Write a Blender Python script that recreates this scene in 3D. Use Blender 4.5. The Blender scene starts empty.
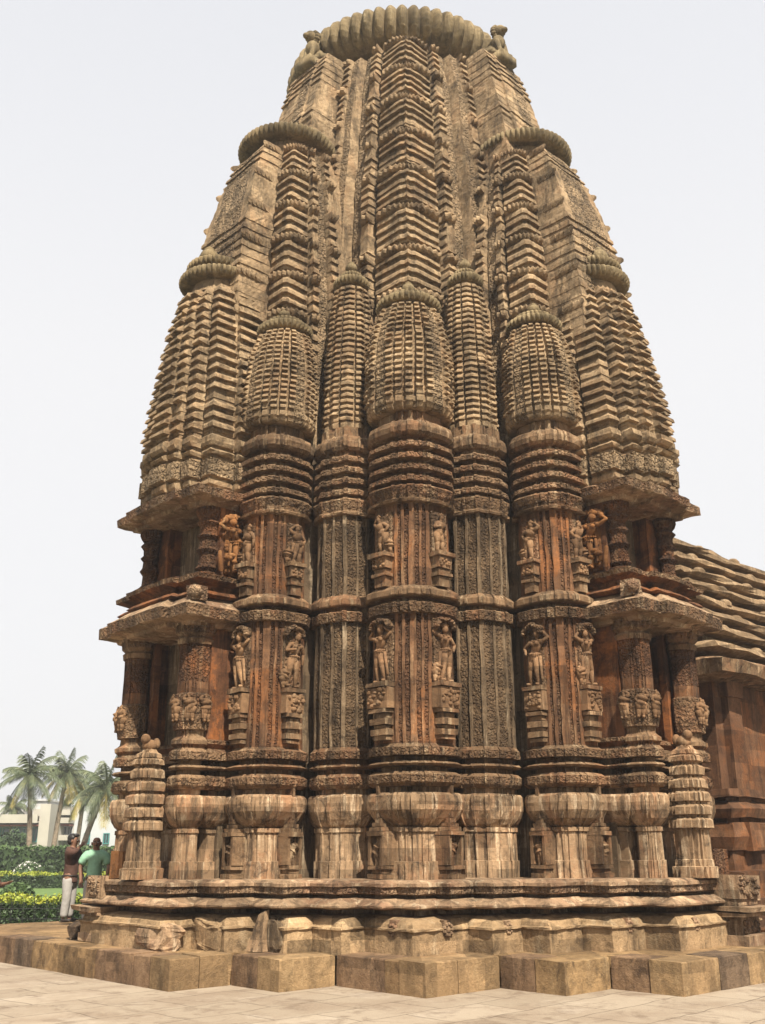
import bpy, bmesh, math, random
import numpy as np
from mathutils import Vector, Matrix
R = math.radians
random.seed(7); rng = np.random.default_rng(7)
sc = bpy.context.scene
COL = sc.collection

# ------------------------------------------------------------------ camera, sky, sun, exposure
EYE = 1.76
HAZE = .0011
cam = bpy.data.cameras.new('camera'); camo = bpy.data.objects.new('camera', cam); COL.objects.link(camo)
camo.location = (0, 0, EYE); camo.rotation_mode = 'XYZ'
camo.rotation_euler = (R(90 + 18.76), 0, 0)
camo.rotation_euler = (Matrix.Rotation(R(90 + 18.76), 4, 'X') @ Matrix.Rotation(R(-0.22), 4, 'Z')).to_euler()
cam.sensor_fit = 'VERTICAL'; cam.sensor_height = 36; cam.lens = 36 * 1000 / 1024
cam.clip_start = 0.1; cam.clip_end = 5000
sc.camera = camo
SUN_EL, SUN_PHI = 51, 19            # elevation; azimuth from "behind the camera" towards its right
w = bpy.data.worlds.new('World'); sc.world = w; w.use_nodes = True
nt = w.node_tree; nt.nodes.clear()
out = nt.nodes.new('ShaderNodeOutputWorld'); bg = nt.nodes.new('ShaderNodeBackground')
sky = nt.nodes.new('ShaderNodeTexSky'); sky.sky_type = 'NISHITA'; sky.sun_disc = False
sky.sun_elevation = R(SUN_EL); sky.sun_rotation = R(180 - SUN_PHI); sky.dust_density = 4; sky.air_density = 1.0
mixn = nt.nodes.new('ShaderNodeMixRGB'); mixn.inputs[0].default_value = 0.80
mixn.inputs[2].default_value = (4.25, 4.22, 4.25, 1)
wtc = nt.nodes.new('ShaderNodeTexCoord'); wsp = nt.nodes.new('ShaderNodeSeparateXYZ'); wmr = nt.nodes.new('ShaderNodeMapRange')
nt.links.new(wtc.outputs['Generated'], wsp.inputs[0]); nt.links.new(wsp.outputs[2], wmr.inputs[0])
wmr.inputs[1].default_value = .45; wmr.inputs[2].default_value = 1.0; wmr.inputs[3].default_value = .95; wmr.inputs[4].default_value = .7
nt.links.new(wmr.outputs[0], mixn.inputs[0])   # hazy: white low down, a little bluer overhead
nt.links.new(sky.outputs[0], mixn.inputs[1]); nt.links.new(mixn.outputs[0], bg.inputs[0])
bg.inputs[1].default_value = 0.10; nt.links.new(bg.outputs[0], out.inputs[0])
sl = bpy.data.lights.new('sun', 'SUN'); so = bpy.data.objects.new('sun', sl); COL.objects.link(so)
sl.energy = 5.0; sl.angle = R(0.6); sl.color = (1, .92, .79)
sd = Vector((math.sin(R(SUN_PHI)) * math.cos(R(SUN_EL)), -math.cos(R(SUN_PHI)) * math.cos(R(SUN_EL)), math.sin(R(SUN_EL))))
so.rotation_euler = sd.to_track_quat('Z', 'Y').to_euler(); so.location = (20, -20, 40)
sc.view_settings.view_transform = 'Standard'; sc.view_settings.look = 'None'
sc.view_settings.exposure = 1.15; sc.view_settings.gamma = 1.0
sc.cycles.max_bounces = 5; sc.cycles.diffuse_bounces = 3

# ------------------------------------------------------------------ materials
def nodes(name):
    m = bpy.data.materials.new(name); m.use_nodes = True
    return m, m.node_tree, m.node_tree.nodes['Principled BSDF']
def N(t, kind, **kw):
    n = t.nodes.new(kind)
    for k, v in kw.items():
        setattr(n, k, v)
    return n
def noise(t, vec, scale, detail=4, rough=.6, dist=0):
    n = N(t, 'ShaderNodeTexNoise'); n.inputs['Scale'].default_value = scale
    n.inputs['Detail'].default_value = detail; n.inputs['Roughness'].default_value = rough
    n.inputs['Distortion'].default_value = dist
    t.links.new(vec, n.inputs['Vector']); return n.outputs['Fac']
def ramp(t, fac, a, b, va=0., vb=1.):
    n = N(t, 'ShaderNodeMapRange'); n.inputs[1].default_value = a; n.inputs[2].default_value = b
    n.inputs[3].default_value = va; n.inputs[4].default_value = vb; n.clamp = True
    t.links.new(fac, n.inputs[0]); return n.outputs[0]
def mix(t, fac, a, b, blend='MIX'):
    n = N(t, 'ShaderNodeMixRGB', blend_type=blend)
    for i, v in enumerate((fac, a, b)):
        if isinstance(v, (int, float)): n.inputs[i].default_value = v
        elif isinstance(v, tuple): n.inputs[i].default_value = (*v, 1)
        else: t.links.new(v, n.inputs[i])
    return n.outputs[0]
def mapping(t, vec, s, rot=(0, 0, 0)):
    n = N(t, 'ShaderNodeMapping'); n.inputs['Scale'].default_value = s; n.inputs['Rotation'].default_value = rot
    t.links.new(vec, n.inputs['Vector']); return n.outputs[0]
def math_(t, op, a, b=None):
    n = N(t, 'ShaderNodeMath', operation=op)
    for i, v in enumerate((a, b)):
        if v is None: continue
        if isinstance(v, (int, float)): n.inputs[i].default_value = v
        else: t.links.new(v, n.inputs[i])
    return n.outputs[0]

def stone(name, c1, c2, dark, pale, carve=0., streak=.6, palef=.35, red=None, redf=0., vs=9., bumpk=1., sm=(5.5, 5.5, .6)):
    """weathered sandstone: two tones, dark rain streaks, pale lichen, optional rust patches and a carved relief"""
    wrm = lambda c, k=.73: tuple(x * k * q for x, q in zip(c, (1.0, .93, .83)))
    gk = next((v for q, v in (('base_', 1.38), ('bench', 1.42), ('terrace', 1.28), ('hall_stone', 1.3), ('tower', 1.08)) if name.startswith(q)), 1.0) * .73
    c1, c2, dark, pale = wrm(c1, gk), wrm(c2, gk), wrm(dark, .48), wrm(pale, .86)
    if red: red = wrm(red)
    m, t, b = nodes(name)
    tc = N(t, 'ShaderNodeNewGeometry').outputs['Position']
    big = noise(t, tc, .55, 3); mid = noise(t, tc, 2.3, 5, .65); fine = noise(t, tc, 22, 5, .7)
    col = mix(t, ramp(t, big, .38, .62), c1, c2)
    col = mix(t, ramp(t, mid, .45, .62, 0, .55), col, tuple(x * .62 for x in c2))
    if red: col = mix(t, ramp(t, noise(t, tc, 1.3, 6, .7, .6), .5, .59, 0, redf), col, red)
    st = noise(t, mapping(t, tc, sm), 1.0, 6, .75)
    col = mix(t, ramp(t, st, .49, .61, 0, streak * .9), col, dark)
    st2 = noise(t, mapping(t, tc, tuple(x * q for x, q in zip(sm, (1.45, 1.45, 1.2)))), 1.0, 5, .75)
    col = mix(t, ramp(t, st2, .54, .64, 0, palef), col, pale)
    col = mix(t, ramp(t, fine, .35, .7, .0, .6), col, tuple(x * .42 for x in c1))
    col = mix(t, ramp(t, noise(t, tc, 3.6, 6, .75, .8), .52, .66, 0, .8 * streak), col, dark)
    sp = noise(t, tc, 48, 3, .6)
    col = mix(t, ramp(t, sp, .66, .74, 0, .5 * palef + .1), col, pale)
    sn = N(t, 'ShaderNodeVectorMath', operation='SNAP'); wb = N(t, 'ShaderNodeVectorMath', operation='ADD'); wb.inputs[1].default_value = (.13, .21, .05)
    t.links.new(tc, wb.inputs[0]); t.links.new(wb.outputs[0], sn.inputs[0]); sn.inputs[1].default_value = (.62, .62, .31)
    wn = N(t, 'ShaderNodeTexWhiteNoise'); t.links.new(sn.outputs[0], wn.inputs['Vector'])
    bv = ramp(t, wn.outputs['Value'], 0, 1, .66, 1.26); cc = N(t, 'ShaderNodeCombineXYZ')
    for q in range(3): t.links.new(bv, cc.inputs[q])
    col = mix(t, 1.0, col, cc.outputs[0], 'MULTIPLY')
    t.links.new(col, b.inputs['Base Color'])
    b.inputs['Roughness'].default_value = .93; b.inputs['Specular IOR Level'].default_value = .15
    h = math_(t, 'ADD', math_(t, 'MULTIPLY', fine, .6), math_(t, 'MULTIPLY', noise(t, tc, 70, 3), .35))
    h = math_(t, 'ADD', h, math_(t, 'MULTIPLY', noise(t, tc, 6, 4), .6))
    bp = N(t, 'ShaderNodeBump'); bp.inputs['Strength'].default_value = .8; bp.inputs['Distance'].default_value = .022 * bumpk
    t.links.new(h, bp.inputs['Height'])
    nrm = bp.outputs[0]
    if carve:
        ds = N(t, 'ShaderNodeVectorMath', operation='MULTIPLY_ADD')
        nn = N(t, 'ShaderNodeTexNoise'); nn.inputs['Scale'].default_value = 5; t.links.new(tc, nn.inputs['Vector'])
        t.links.new(nn.outputs['Color'], ds.inputs[0]); ds.inputs[1].default_value = (.12,) * 3; t.links.new(tc, ds.inputs[2])
        v = N(t, 'ShaderNodeTexVoronoi', feature='SMOOTH_F1'); v.inputs['Scale'].default_value = vs
        v.inputs['Smoothness'].default_value = .25
        t.links.new(ds.outputs[0], v.inputs['Vector'])
        v2 = N(t, 'ShaderNodeTexVoronoi', feature='F1'); v2.inputs['Scale'].default_value = vs * 2.3
        t.links.new(ds.outputs[0], v2.inputs['Vector'])
        hh = math_(t, 'ADD', ramp(t, v.outputs['Distance'], .2, .6, 1, 0), math_(t, 'MULTIPLY', ramp(t, v2.outputs['Distance'], .15, .55, 1, 0), .6))
        b2 = N(t, 'ShaderNodeBump'); b2.inputs['Strength'].default_value = 1; b2.inputs['Distance'].default_value = carve
        t.links.new(hh, b2.inputs['Height']); t.links.new(nrm, b2.inputs['Normal']); nrm = b2.outputs[0]
    t.links.new(nrm, b.inputs['Normal'])
    return m
def plain(name, c, rough=.8, var=.25, scale=8, spec=.3, bump=0., trans=0.):
    m, t, b = nodes(name)
    tc = N(t, 'ShaderNodeTexCoord').outputs['Object']
    f = noise(t, tc, scale, 4)
    col = mix(t, ramp(t, f, .3, .7), tuple(x * (1 - var) for x in c), tuple(min(1, x * (1 + var)) for x in c))
    t.links.new(col, b.inputs['Base Color']); b.inputs['Roughness'].default_value = rough
    b.inputs['Specular IOR Level'].default_value = spec
    if bump:
        bp = N(t, 'ShaderNodeBump'); bp.inputs['Distance'].default_value = bump; t.links.new(f, bp.inputs['Height']); t.links.new(bp.outputs[0], b.inputs['Normal'])
    return m
def leafmat(name, c, c2):
    m, t, b = nodes(name)
    tc = N(t, 'ShaderNodeNewGeometry').outputs['Position']
    t.links.new(mix(t, ramp(t, noise(t, tc, 2.5, 5, .7), .35, .65), c, c2), b.inputs['Base Color'])
    b.inputs['Roughness'].default_value = .55; b.inputs['Specular IOR Level'].default_value = .3
    return m

M = {}
M['tower'] = stone('tower_stone', (.41, .312, .205), (.31, .228, .145), (.052, .04, .03), (.50, .41, .28), streak=.8, palef=.35, red=(.30, .185, .105), redf=.5, bumpk=1.5, sm=(4.2, 4.2, .7))
M['tower_carved'] = stone('tower_stone_carved', (.38, .288, .188), (.285, .208, .133), (.05, .04, .03), (.46, .37, .25), carve=.05, streak=.65, palef=.3, vs=14, sm=(4.2, 4.2, .7))
M['ring'] = stone('disc_stone', (.29, .235, .145), (.21, .165, .098), (.045, .038, .026), (.42, .36, .24), streak=.65, palef=.35)
M['red'] = stone('red_stone', (.18, .085, .045), (.13, .06, .032), (.03, .019, .014), (.34, .21, .12), streak=.8, palef=.25, red=(.33, .125, .04), redf=.8)
M['ridge'] = stone('ridge_stone', (.215, .12, .068), (.15, .078, .043), (.035, .022, .016), (.46, .32, .2), streak=.75, palef=.35, red=(.33, .135, .048), redf=.6)
M['red_carved'] = stone('red_stone_carved', (.175, .095, .055), (.125, .064, .036), (.03, .019, .014), (.36, .245, .15), carve=.035, streak=.75, palef=.3, red=(.28, .11, .04), redf=.6, vs=21)
M['band'] = stone('band_stone', (.27, .182, .112), (.185, .118, .07), (.035, .024, .018), (.50, .40, .275), streak=.85, palef=.5, red=(.27, .12, .06), redf=.45, bumpk=1.5)
M['band_carved'] = stone('band_stone_carved', (.26, .172, .105), (.18, .112, .067), (.035, .024, .018), (.48, .38, .26), carve=.032, streak=.8, palef=.45, red=(.27, .12, .06), redf=.45, vs=18)
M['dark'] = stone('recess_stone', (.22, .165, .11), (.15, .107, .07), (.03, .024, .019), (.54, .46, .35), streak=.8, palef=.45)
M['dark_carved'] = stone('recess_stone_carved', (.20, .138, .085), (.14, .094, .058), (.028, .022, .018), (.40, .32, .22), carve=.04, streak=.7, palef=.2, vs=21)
M['base'] = stone('base_stone', (.32, .23, .15), (.235, .16, .1), (.042, .031, .025), (.62, .52, .39), streak=.95, palef=.65, red=(.30, .15, .08), redf=.6)
M['bench'] = stone('bench_stone', (.34, .248, .165), (.24, .162, .107), (.045, .031, .025), (.62, .54, .41), streak=.8, palef=.55, red=(.19, .085, .055), redf=.5, bumpk=1.6, sm=(4.2, 4.2, .7))
M['bench_carved'] = stone('bench_stone_carved', (.29, .205, .135), (.21, .14, .09), (.045, .031, .025), (.58, .49, .37), carve=.03, streak=.8, palef=.5, red=(.19, .085, .055), redf=.5, vs=19, sm=(4.2, 4.2, .7))
M['base_course'] = stone('base_course_stone', (.37, .27, .165), (.27, .19, .115), (.06, .042, .03), (.54, .45, .32), streak=.7, palef=.45, bumpk=1.8, sm=(2.6, 2.6, 1.3))
M['statue'] = stone('statue_stone', (.33, .21, .122), (.24, .14, .08), (.045, .03, .022), (.50, .385, .265), streak=.6, palef=.35, sm=(4.2, 4.2, .7))
M['statue_rust'] = stone('statue_rust_stone', (.31, .15, .06), (.22, .10, .04), (.04, .025, .018), (.46, .31, .165), streak=.6, palef=.3, sm=(4.2, 4.2, .7))
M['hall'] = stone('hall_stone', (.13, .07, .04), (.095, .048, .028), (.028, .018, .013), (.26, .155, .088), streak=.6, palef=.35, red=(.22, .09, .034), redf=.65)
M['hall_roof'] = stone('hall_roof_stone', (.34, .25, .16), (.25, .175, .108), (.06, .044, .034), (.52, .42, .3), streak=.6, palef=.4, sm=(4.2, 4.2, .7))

def terrace_mat():
    m = stone('terrace_stone', (.30, .208, .112), (.205, .134, .075), (.055, .038, .029), (.40, .315, .2), streak=.7, palef=.3, bumpk=1.8, sm=(2.6, 2.6, 1.3))
    return m
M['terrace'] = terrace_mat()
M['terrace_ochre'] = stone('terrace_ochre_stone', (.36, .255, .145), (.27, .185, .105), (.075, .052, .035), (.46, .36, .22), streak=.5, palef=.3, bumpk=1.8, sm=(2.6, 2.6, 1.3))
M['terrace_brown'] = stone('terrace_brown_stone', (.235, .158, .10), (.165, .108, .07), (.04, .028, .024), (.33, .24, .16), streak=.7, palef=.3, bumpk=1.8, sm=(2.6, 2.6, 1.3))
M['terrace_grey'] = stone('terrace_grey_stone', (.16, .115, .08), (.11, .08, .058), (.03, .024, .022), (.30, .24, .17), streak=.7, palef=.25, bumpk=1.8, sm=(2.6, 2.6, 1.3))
def pavement_mat():
    m, t, b = nodes('pavement_stone')
    tc = N(t, 'ShaderNodeNewGeometry').outputs['Position']
    wob = N(t, 'ShaderNodeVectorMath', operation='MULTIPLY_ADD'); nn = N(t, 'ShaderNodeTexNoise'); nn.inputs['Scale'].default_value = 1.3
    t.links.new(tc, nn.inputs['Vector']); t.links.new(nn.outputs['Color'], wob.inputs[0]); wob.inputs[1].default_value = (.22, .22, 0); t.links.new(tc, wob.inputs[2])
    mp = mapping(t, wob.outputs[0], (1, 1, 1), (0, 0, R(-46)))
    br = N(t, 'ShaderNodeTexBrick'); br.inputs['Scale'].default_value = 1; br.inputs['Brick Width'].default_value = 1.25
    br.inputs['Row Height'].default_value = .78; br.inputs['Mortar Size'].default_value = .009; br.inputs['Mortar Smooth'].default_value = .4
    br.inputs['Color1'].default_value = (.0, .0, .0, 1); br.inputs['Color2'].default_value = (1, 1, 1, 1); br.inputs['Bias'].default_value = 0
    t.links.new(mp, br.inputs['Vector'])
    col = mix(t, br.outputs['Color'], (.21, .172, .125), (.27, .225, .168))
    col = mix(t, ramp(t, noise(t, tc, .7, 5, .65), .45, .62, 0, .7), col, (.17, .128, .09))
    col = mix(t, ramp(t, noise(t, tc, 2.2, 6, .7, .6), .52, .64, 0, .7), col, (.105, .075, .052))
    col = mix(t, ramp(t, noise(t, tc, 1.1, 5, .7), .55, .7, 0, .6), col, (.33, .285, .225))
    col = mix(t, ramp(t, noise(t, tc, 40, 4, .7), .35, .7, 0, .3), col, (.30, .22, .16))
    col = mix(t, math_(t, 'MULTIPLY', br.outputs['Fac'], .6), col, (.09, .065, .047))
    t.links.new(col, b.inputs['Base Color']); b.inputs['Roughness'].default_value = .9; b.inputs['Specular IOR Level'].default_value = .2
    h = math_(t, 'ADD', math_(t, 'MULTIPLY', br.outputs['Fac'], -1.), math_(t, 'MULTIPLY', noise(t, tc, 9, 6, .7), .8))
    bp = N(t, 'ShaderNodeBump'); bp.inputs['Distance'].default_value = .02; t.links.new(h, bp.inputs['Height']); t.links.new(bp.outputs[0], b.inputs['Normal'])
    return m
M['pavement'] = pavement_mat()
M['grass'] = plain('lawn_grass', (0.0800, 0.1320, 0.0320), .9, .35, 3)
M['skin'] = plain('brown_skin', (0.1600, 0.0800, 0.0480), .55, .1, 10)
M['hair'] = plain('black_hair', (.012, .010, .009), .5, .2, 30)
M['brown_cloth'] = plain('brown_shirt_cloth', (0.0600, 0.0288, 0.0200), .85, .2, 12, bump=.01)
M['green_cloth'] = plain('green_shirt_cloth', (0.1920, 0.3440, 0.2320), .85, .15, 12, bump=.01)
M['pale_cloth'] = plain('pale_trouser_cloth', (0.2640, 0.2480, 0.2280), .85, .12, 12, bump=.01)
M['leather'] = plain('dark_leather', (.02, .014, .011), .5, .2, 20)
M['eye'] = plain('eye_white', (.5, .48, .45), .3, .05, 5)
M['bark'] = plain('palm_bark', (0.1760, 0.1360, 0.0960), .9, .35, 6, bump=.03)
M['palm'] = leafmat('palm_leaf', (0.0480, 0.0680, 0.0360), (0.1040, 0.1160, 0.0560))
M['palm_yellow'] = leafmat('palm_leaf_dry', (0.2640, 0.2320, 0.0640), (0.2160, 0.1600, 0.0560))
M['hedge'] = leafmat('hedge_leaf', (0.0192, 0.0360, 0.0136), (0.0400, 0.0680, 0.0208))
M['hedge_yellow'] = leafmat('hedge_leaf_young', (0.2720, 0.2720, 0.0240), (0.1360, 0.1920, 0.0240))
M['shrub'] = leafmat('shrub_leaf', (0.0400, 0.0760, 0.0240), (0.0720, 0.1120, 0.0360))
M['flower'] = plain('white_flower', (0.4800, 0.4640, 0.4320), .7, .08, 5)
M['cream_wall'] = plain('cream_plaster', (0.3360, 0.3120, 0.2640), .85, .08, .6)
M['white_wall'] = plain('white_plaster', (0.3600, 0.3680, 0.3800), .85, .05, .6)
M['grey_wall'] = plain('grey_concrete', (0.3680, 0.3680, 0.3600), .9, .15, .8)
M['teal'] = plain('teal_paint', (0.0440, 0.1600, 0.1520), .5, .15, 3)
M['glass'] = plain('dark_glass', (.03, .045, .05), .15, .2, 2, spec=.6)
M['brick_red'] = plain('red_band_paint', (0.2240, 0.0800, 0.0600), .8, .15, 2)
M['wire'] = plain('black_wire', (.015, .015, .015), .5, .2, 10)

# ------------------------------------------------------------------ object helpers
def link(name, me, mats=None, parent=None, smooth=False):
    o = bpy.data.objects.new(name, me); COL.objects.link(o)
    if mats and not me.materials:
        for m in mats: me.materials.append(M[m])
    if parent is not None: o.parent = parent
    if smooth:
        me.polygons.foreach_set('use_smooth', np.ones(len(me.polygons), dtype=bool))
    return o
def tag(o, label=None, cat=None, group=None, kind=None):
    for k, v in (('label', label), ('category', cat), ('group', group), ('kind', kind)):
        if v: o[k] = v
    return o
def empty(name, loc=(0, 0, 0), rz=0):
    o = bpy.data.objects.new(name, None); COL.objects.link(o); o.location = loc; o.rotation_euler = (0, 0, rz); o.empty_display_size = .3
    return o
class MB:
    """collects geometry (numpy) with material ids"""
    def __init__(s): s.v = []; s.f = []; s.m = []; s.n = 0
    def add(s, V, F, mi=0):
        V = np.asarray(V, float); s.v.append(V)
        for i, f in enumerate(F):
            s.f.append(tuple(int(k) + s.n for k in f)); s.m.append(mi if np.isscalar(mi) else int(mi[i]))
        s.n += len(V)
    def box(s, x0, x1, y0, y1, z0, z1, mi=0, T=None, jit=0.):
        V = np.array([(x, y, z) for x in (x0, x1) for y in (y0, y1) for z in (z0, z1)], float)
        if jit: V += rng.uniform(-jit, jit, V.shape)
        if T is not None: V = V @ np.array(T.to_3x3()).T + np.array(T.translation)
        s.add(V, [(0, 1, 3, 2), (4, 6, 7, 5), (0, 4, 5, 1), (2, 3, 7, 6), (0, 2, 6, 4), (1, 5, 7, 3)], mi)
    def lathe(s, prof, n=16, cx=0, cy=0, mi=0, ribs=0, rib=0., sx=1, sy=1, T=None):
        nr = len(prof); V = []
        for (r, z, *k) in prof:
            kk = k[0] if k else 1
            for i in range(n):
                a = 2 * math.pi * i / n
                rr = r * (1 - rib * kk * (1 - abs(math.cos(a * ribs / 2)))) if ribs else r
                V.append((cx + sx * rr * math.cos(a), cy + sy * rr * math.sin(a), z))
        V = np.array(V)
        if T is not None: V = V @ np.array(T.to_3x3()).T + np.array(T.translation)
        F = [(j * n + i, j * n + (i + 1) % n, (j + 1) * n + (i + 1) % n, (j + 1) * n + i) for j in range(nr - 1) for i in range(n)]
        F.append(tuple(range(n - 1, -1, -1))); F.append(tuple((nr - 1) * n + i for i in range(n)))
        s.add(V, F, mi)
    def blob(s, c, r, mi=0, seg=8, T=None):
        prof = [(max(1e-3, math.sin(math.pi * k / seg)), -math.cos(math.pi * k / seg)) for k in range(seg + 1)]
        n = seg + 4; V = []
        for (a, z) in prof:
            for i in range(n):
                t = 2 * math.pi * i / n; V.append((c[0] + r[0] * a * math.cos(t), c[1] + r[1] * a * math.sin(t), c[2] + r[2] * z))
        V = np.array(V)
        if T is not None: V = V @ np.array(T.to_3x3()).T + np.array(T.translation)
        F = [(j * n + i, j * n + (i + 1) % n, (j + 1) * n + (i + 1) % n, (j + 1) * n + i) for j in range(seg) for i in range(n)]
        s.add(V, F, mi)
    def tube(s, pts, radii, n=8, mi=0):
        V = []; P = [Vector(p) for p in pts]
        for i, p in enumerate(P):
            d = (P[min(i + 1, len(P) - 1)] - P[max(i - 1, 0)]).normalized()
            u = d.cross(Vector((0, 0, 1)) if abs(d.z) < .9 else Vector((1, 0, 0))).normalized(); q = d.cross(u)
            for k in range(n):
                a = 2 * math.pi * k / n; V.append(p + (u * math.cos(a) + q * math.sin(a)) * radii[i])
        m = len(P)
        F = [(j * n + i, j * n + (i + 1) % n, (j + 1) * n + (i + 1) % n, (j + 1) * n + i) for j in range(m - 1) for i in range(n)]
        F.append(tuple(range(n))); F.append(tuple((m - 1) * n + i for i in range(n)))
        s.add(V, F, mi)
    def mesh(s, name, mir=False):
        me = bpy.data.meshes.new(name); V = np.concatenate(s.v)
        F = s.f
        if mir: V = V[:, [1, 0, 2]]; F = [f[::-1] for f in F]
        me.from_pydata(V.tolist(), [], F)
        me.polygons.foreach_set('material_index', np.array(s.m, dtype=np.int32)); me.update()
        return me
    def build(s, name, mats, parent=None, smooth=False, mir=False):
        return link(name, s.mesh(name, mir), mats, parent, smooth)

def wob(V, amp):
    x, y, z = V[:, 0], V[:, 1], V[:, 2]
    a = np.sin(3.1 * x + 1.7 * y + 2.3 * z) + np.sin(7.3 * y - 4.1 * z + 1.1 * x + 1.3) * .6 + np.sin(11.7 * z + 9.2 * x + .4) * .4
    b = np.sin(2.7 * y + 3.3 * z - 1.9 * x + .7) + np.sin(8.1 * x + 5.7 * z + 2.1) * .6 + np.sin(12.9 * y - 10.1 * z) * .4
    c = np.sin(2.2 * x - 2.9 * y + 1.1) + np.sin(6.1 * x + 6.7 * y + 3.3 * z) * .6
    return V + amp * np.stack([a, b, c * .6], 1)

class Outline:
    """closed plan outline, counter-clockwise; points (x, y, mask, rib, mat)"""
    def __init__(s, pts, maxlen=None):
        if maxlen:
            q = []
            for i, p in enumerate(pts):
                n = pts[(i + 1) % len(pts)]; L = math.hypot(n[0] - p[0], n[1] - p[1]); k = max(1, int(math.ceil(L / maxlen)))
                for j in range(k):
                    t = j / k
                    q.append((p[0] + (n[0] - p[0]) * t, p[1] + (n[1] - p[1]) * t, p[2] if t == 0 else (p[2] + n[2]) / 2 if p[3] == n[3] else p[2] + (n[2] - p[2]) * t, p[3], p[4]))
            pts = q
        a = np.array(pts, float); s.p = a[:, :2]; s.mask = a[:, 2]; s.rib = a[:, 3].astype(int); s.mat = a[:, 4].astype(int)
        s.alt = (np.arange(len(a)) % 2).astype(float)

def loft(mb, ol, levels, c=(0, 0), psi=0., r0=1., jit=.006, wobble=.006, toothjit=0., blank=None, caps=True, rnd=None):
    """levels: dicts/tuples (z, scale, off, tooth, disc, row, dx, mat). off and tooth are metres along the radius"""
    n = len(ol.p); ca, sa = math.cos(psi), math.sin(psi)
    P = ol.p @ np.array([[ca, sa], [-sa, ca]])
    V = []; rowr = {}
    for L in levels:
        z, s_, off, tooth, disc, row, dx, mt = L
        Q = P * (r0 * s_); rad = np.linalg.norm(Q, axis=1) + 1e-9
        if toothjit and tooth:
            if row not in rowr: rowr[row] = np.clip(rng.normal(1, toothjit, 400), .15, 1.2) * (1 - .75 * (rng.random(400) < .04))
            tj = rowr[row][ol.rib % 400]
        else: tj = np.ones(n)
        if blank is not None:
            for rb, za, zb, kf in blank: tj = np.where((ol.rib == rb) & (z > za) & (z < zb), tj * kf, tj)
        if rnd and disc: Q = Q * np.where(ol.mask == 1, np.minimum(1, 1 - .75 * np.maximum(0, rad / (r0 * s_) - rnd) / (rad / (r0 * s_))), 1)[:, None]
        d = off + tooth * ol.mask * tj + disc * (ol.mask > .5) * (1 - .55 * ol.alt)
        Q = Q * (1 + d / rad)[:, None]
        V.append(np.column_stack([Q[:, 0] + c[0] + dx[0], Q[:, 1] + c[1] + dx[1], np.full(n, z)]))
    V = np.concatenate(V)
    if wobble: V = wob(V, wobble)
    if jit:
        J = rng.normal(0, jit, (len(levels), n, 3)) * np.array([1, 1, .35])
        for q in range(1, len(levels)):
            if levels[q][0] - levels[q - 1][0] < .03: J[q] = J[q - 1]   # edges that belong together are chipped together
        V += J.reshape(-1, 3)
    F = []; MI = []
    m = len(levels)
    for j in range(m - 1):
        mt = levels[j][7]
        for i in range(n):
            k = (i + 1) % n
            F.append((j * n + i, j * n + k, (j + 1) * n + k, (j + 1) * n + i)); MI.append(ol.mat[i] if mt is None else mt)
    if caps:
        F.append(tuple(range(n - 1, -1, -1))); MI.append(0); F.append(tuple((m - 1) * n + i for i in range(n))); MI.append(0)
    mb.add(V, F, MI)
def LV(z, s=1., off=0., tooth=0., disc=0., row=0, dx=(0, 0), mat=None): return (z, s, off, tooth, disc, row, dx, mat)
def interp(z, zs, vs): return float(np.interp(z, zs, vs))

# ------------------------------------------------------------------ the setting
O = Vector((.65, 21.0, 0)); AN = R(46.9)
n1 = Vector((-math.sin(AN), -math.cos(AN), 0)); n2 = Vector((math.cos(AN), -math.sin(AN), 0))
def W(a, b, z=0): return O + n1 * a + n2 * b + Vector((0, 0, z))
TROT = math.atan2(n1.y, n1.x)
TZ = .415
g = MB(); g.add([(-899, -119, 0), (899, -119, 0), (899, 1499, 0), (-899, 1499, 0)], [(0, 1, 2, 3)])
tag(g.build('ground', ['grass']), kind='structure')
g = MB(); g.add([(-40, -30, .004), (40, -30, .004), (40, 40, .004), (-2, 40, .004), (-6, 27.0, .004), (-40, 27.0, .004)], [(0, 1, 2, 3, 4, 5)])
tag(g.build('pavement', ['pavement']), kind='structure')

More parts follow.
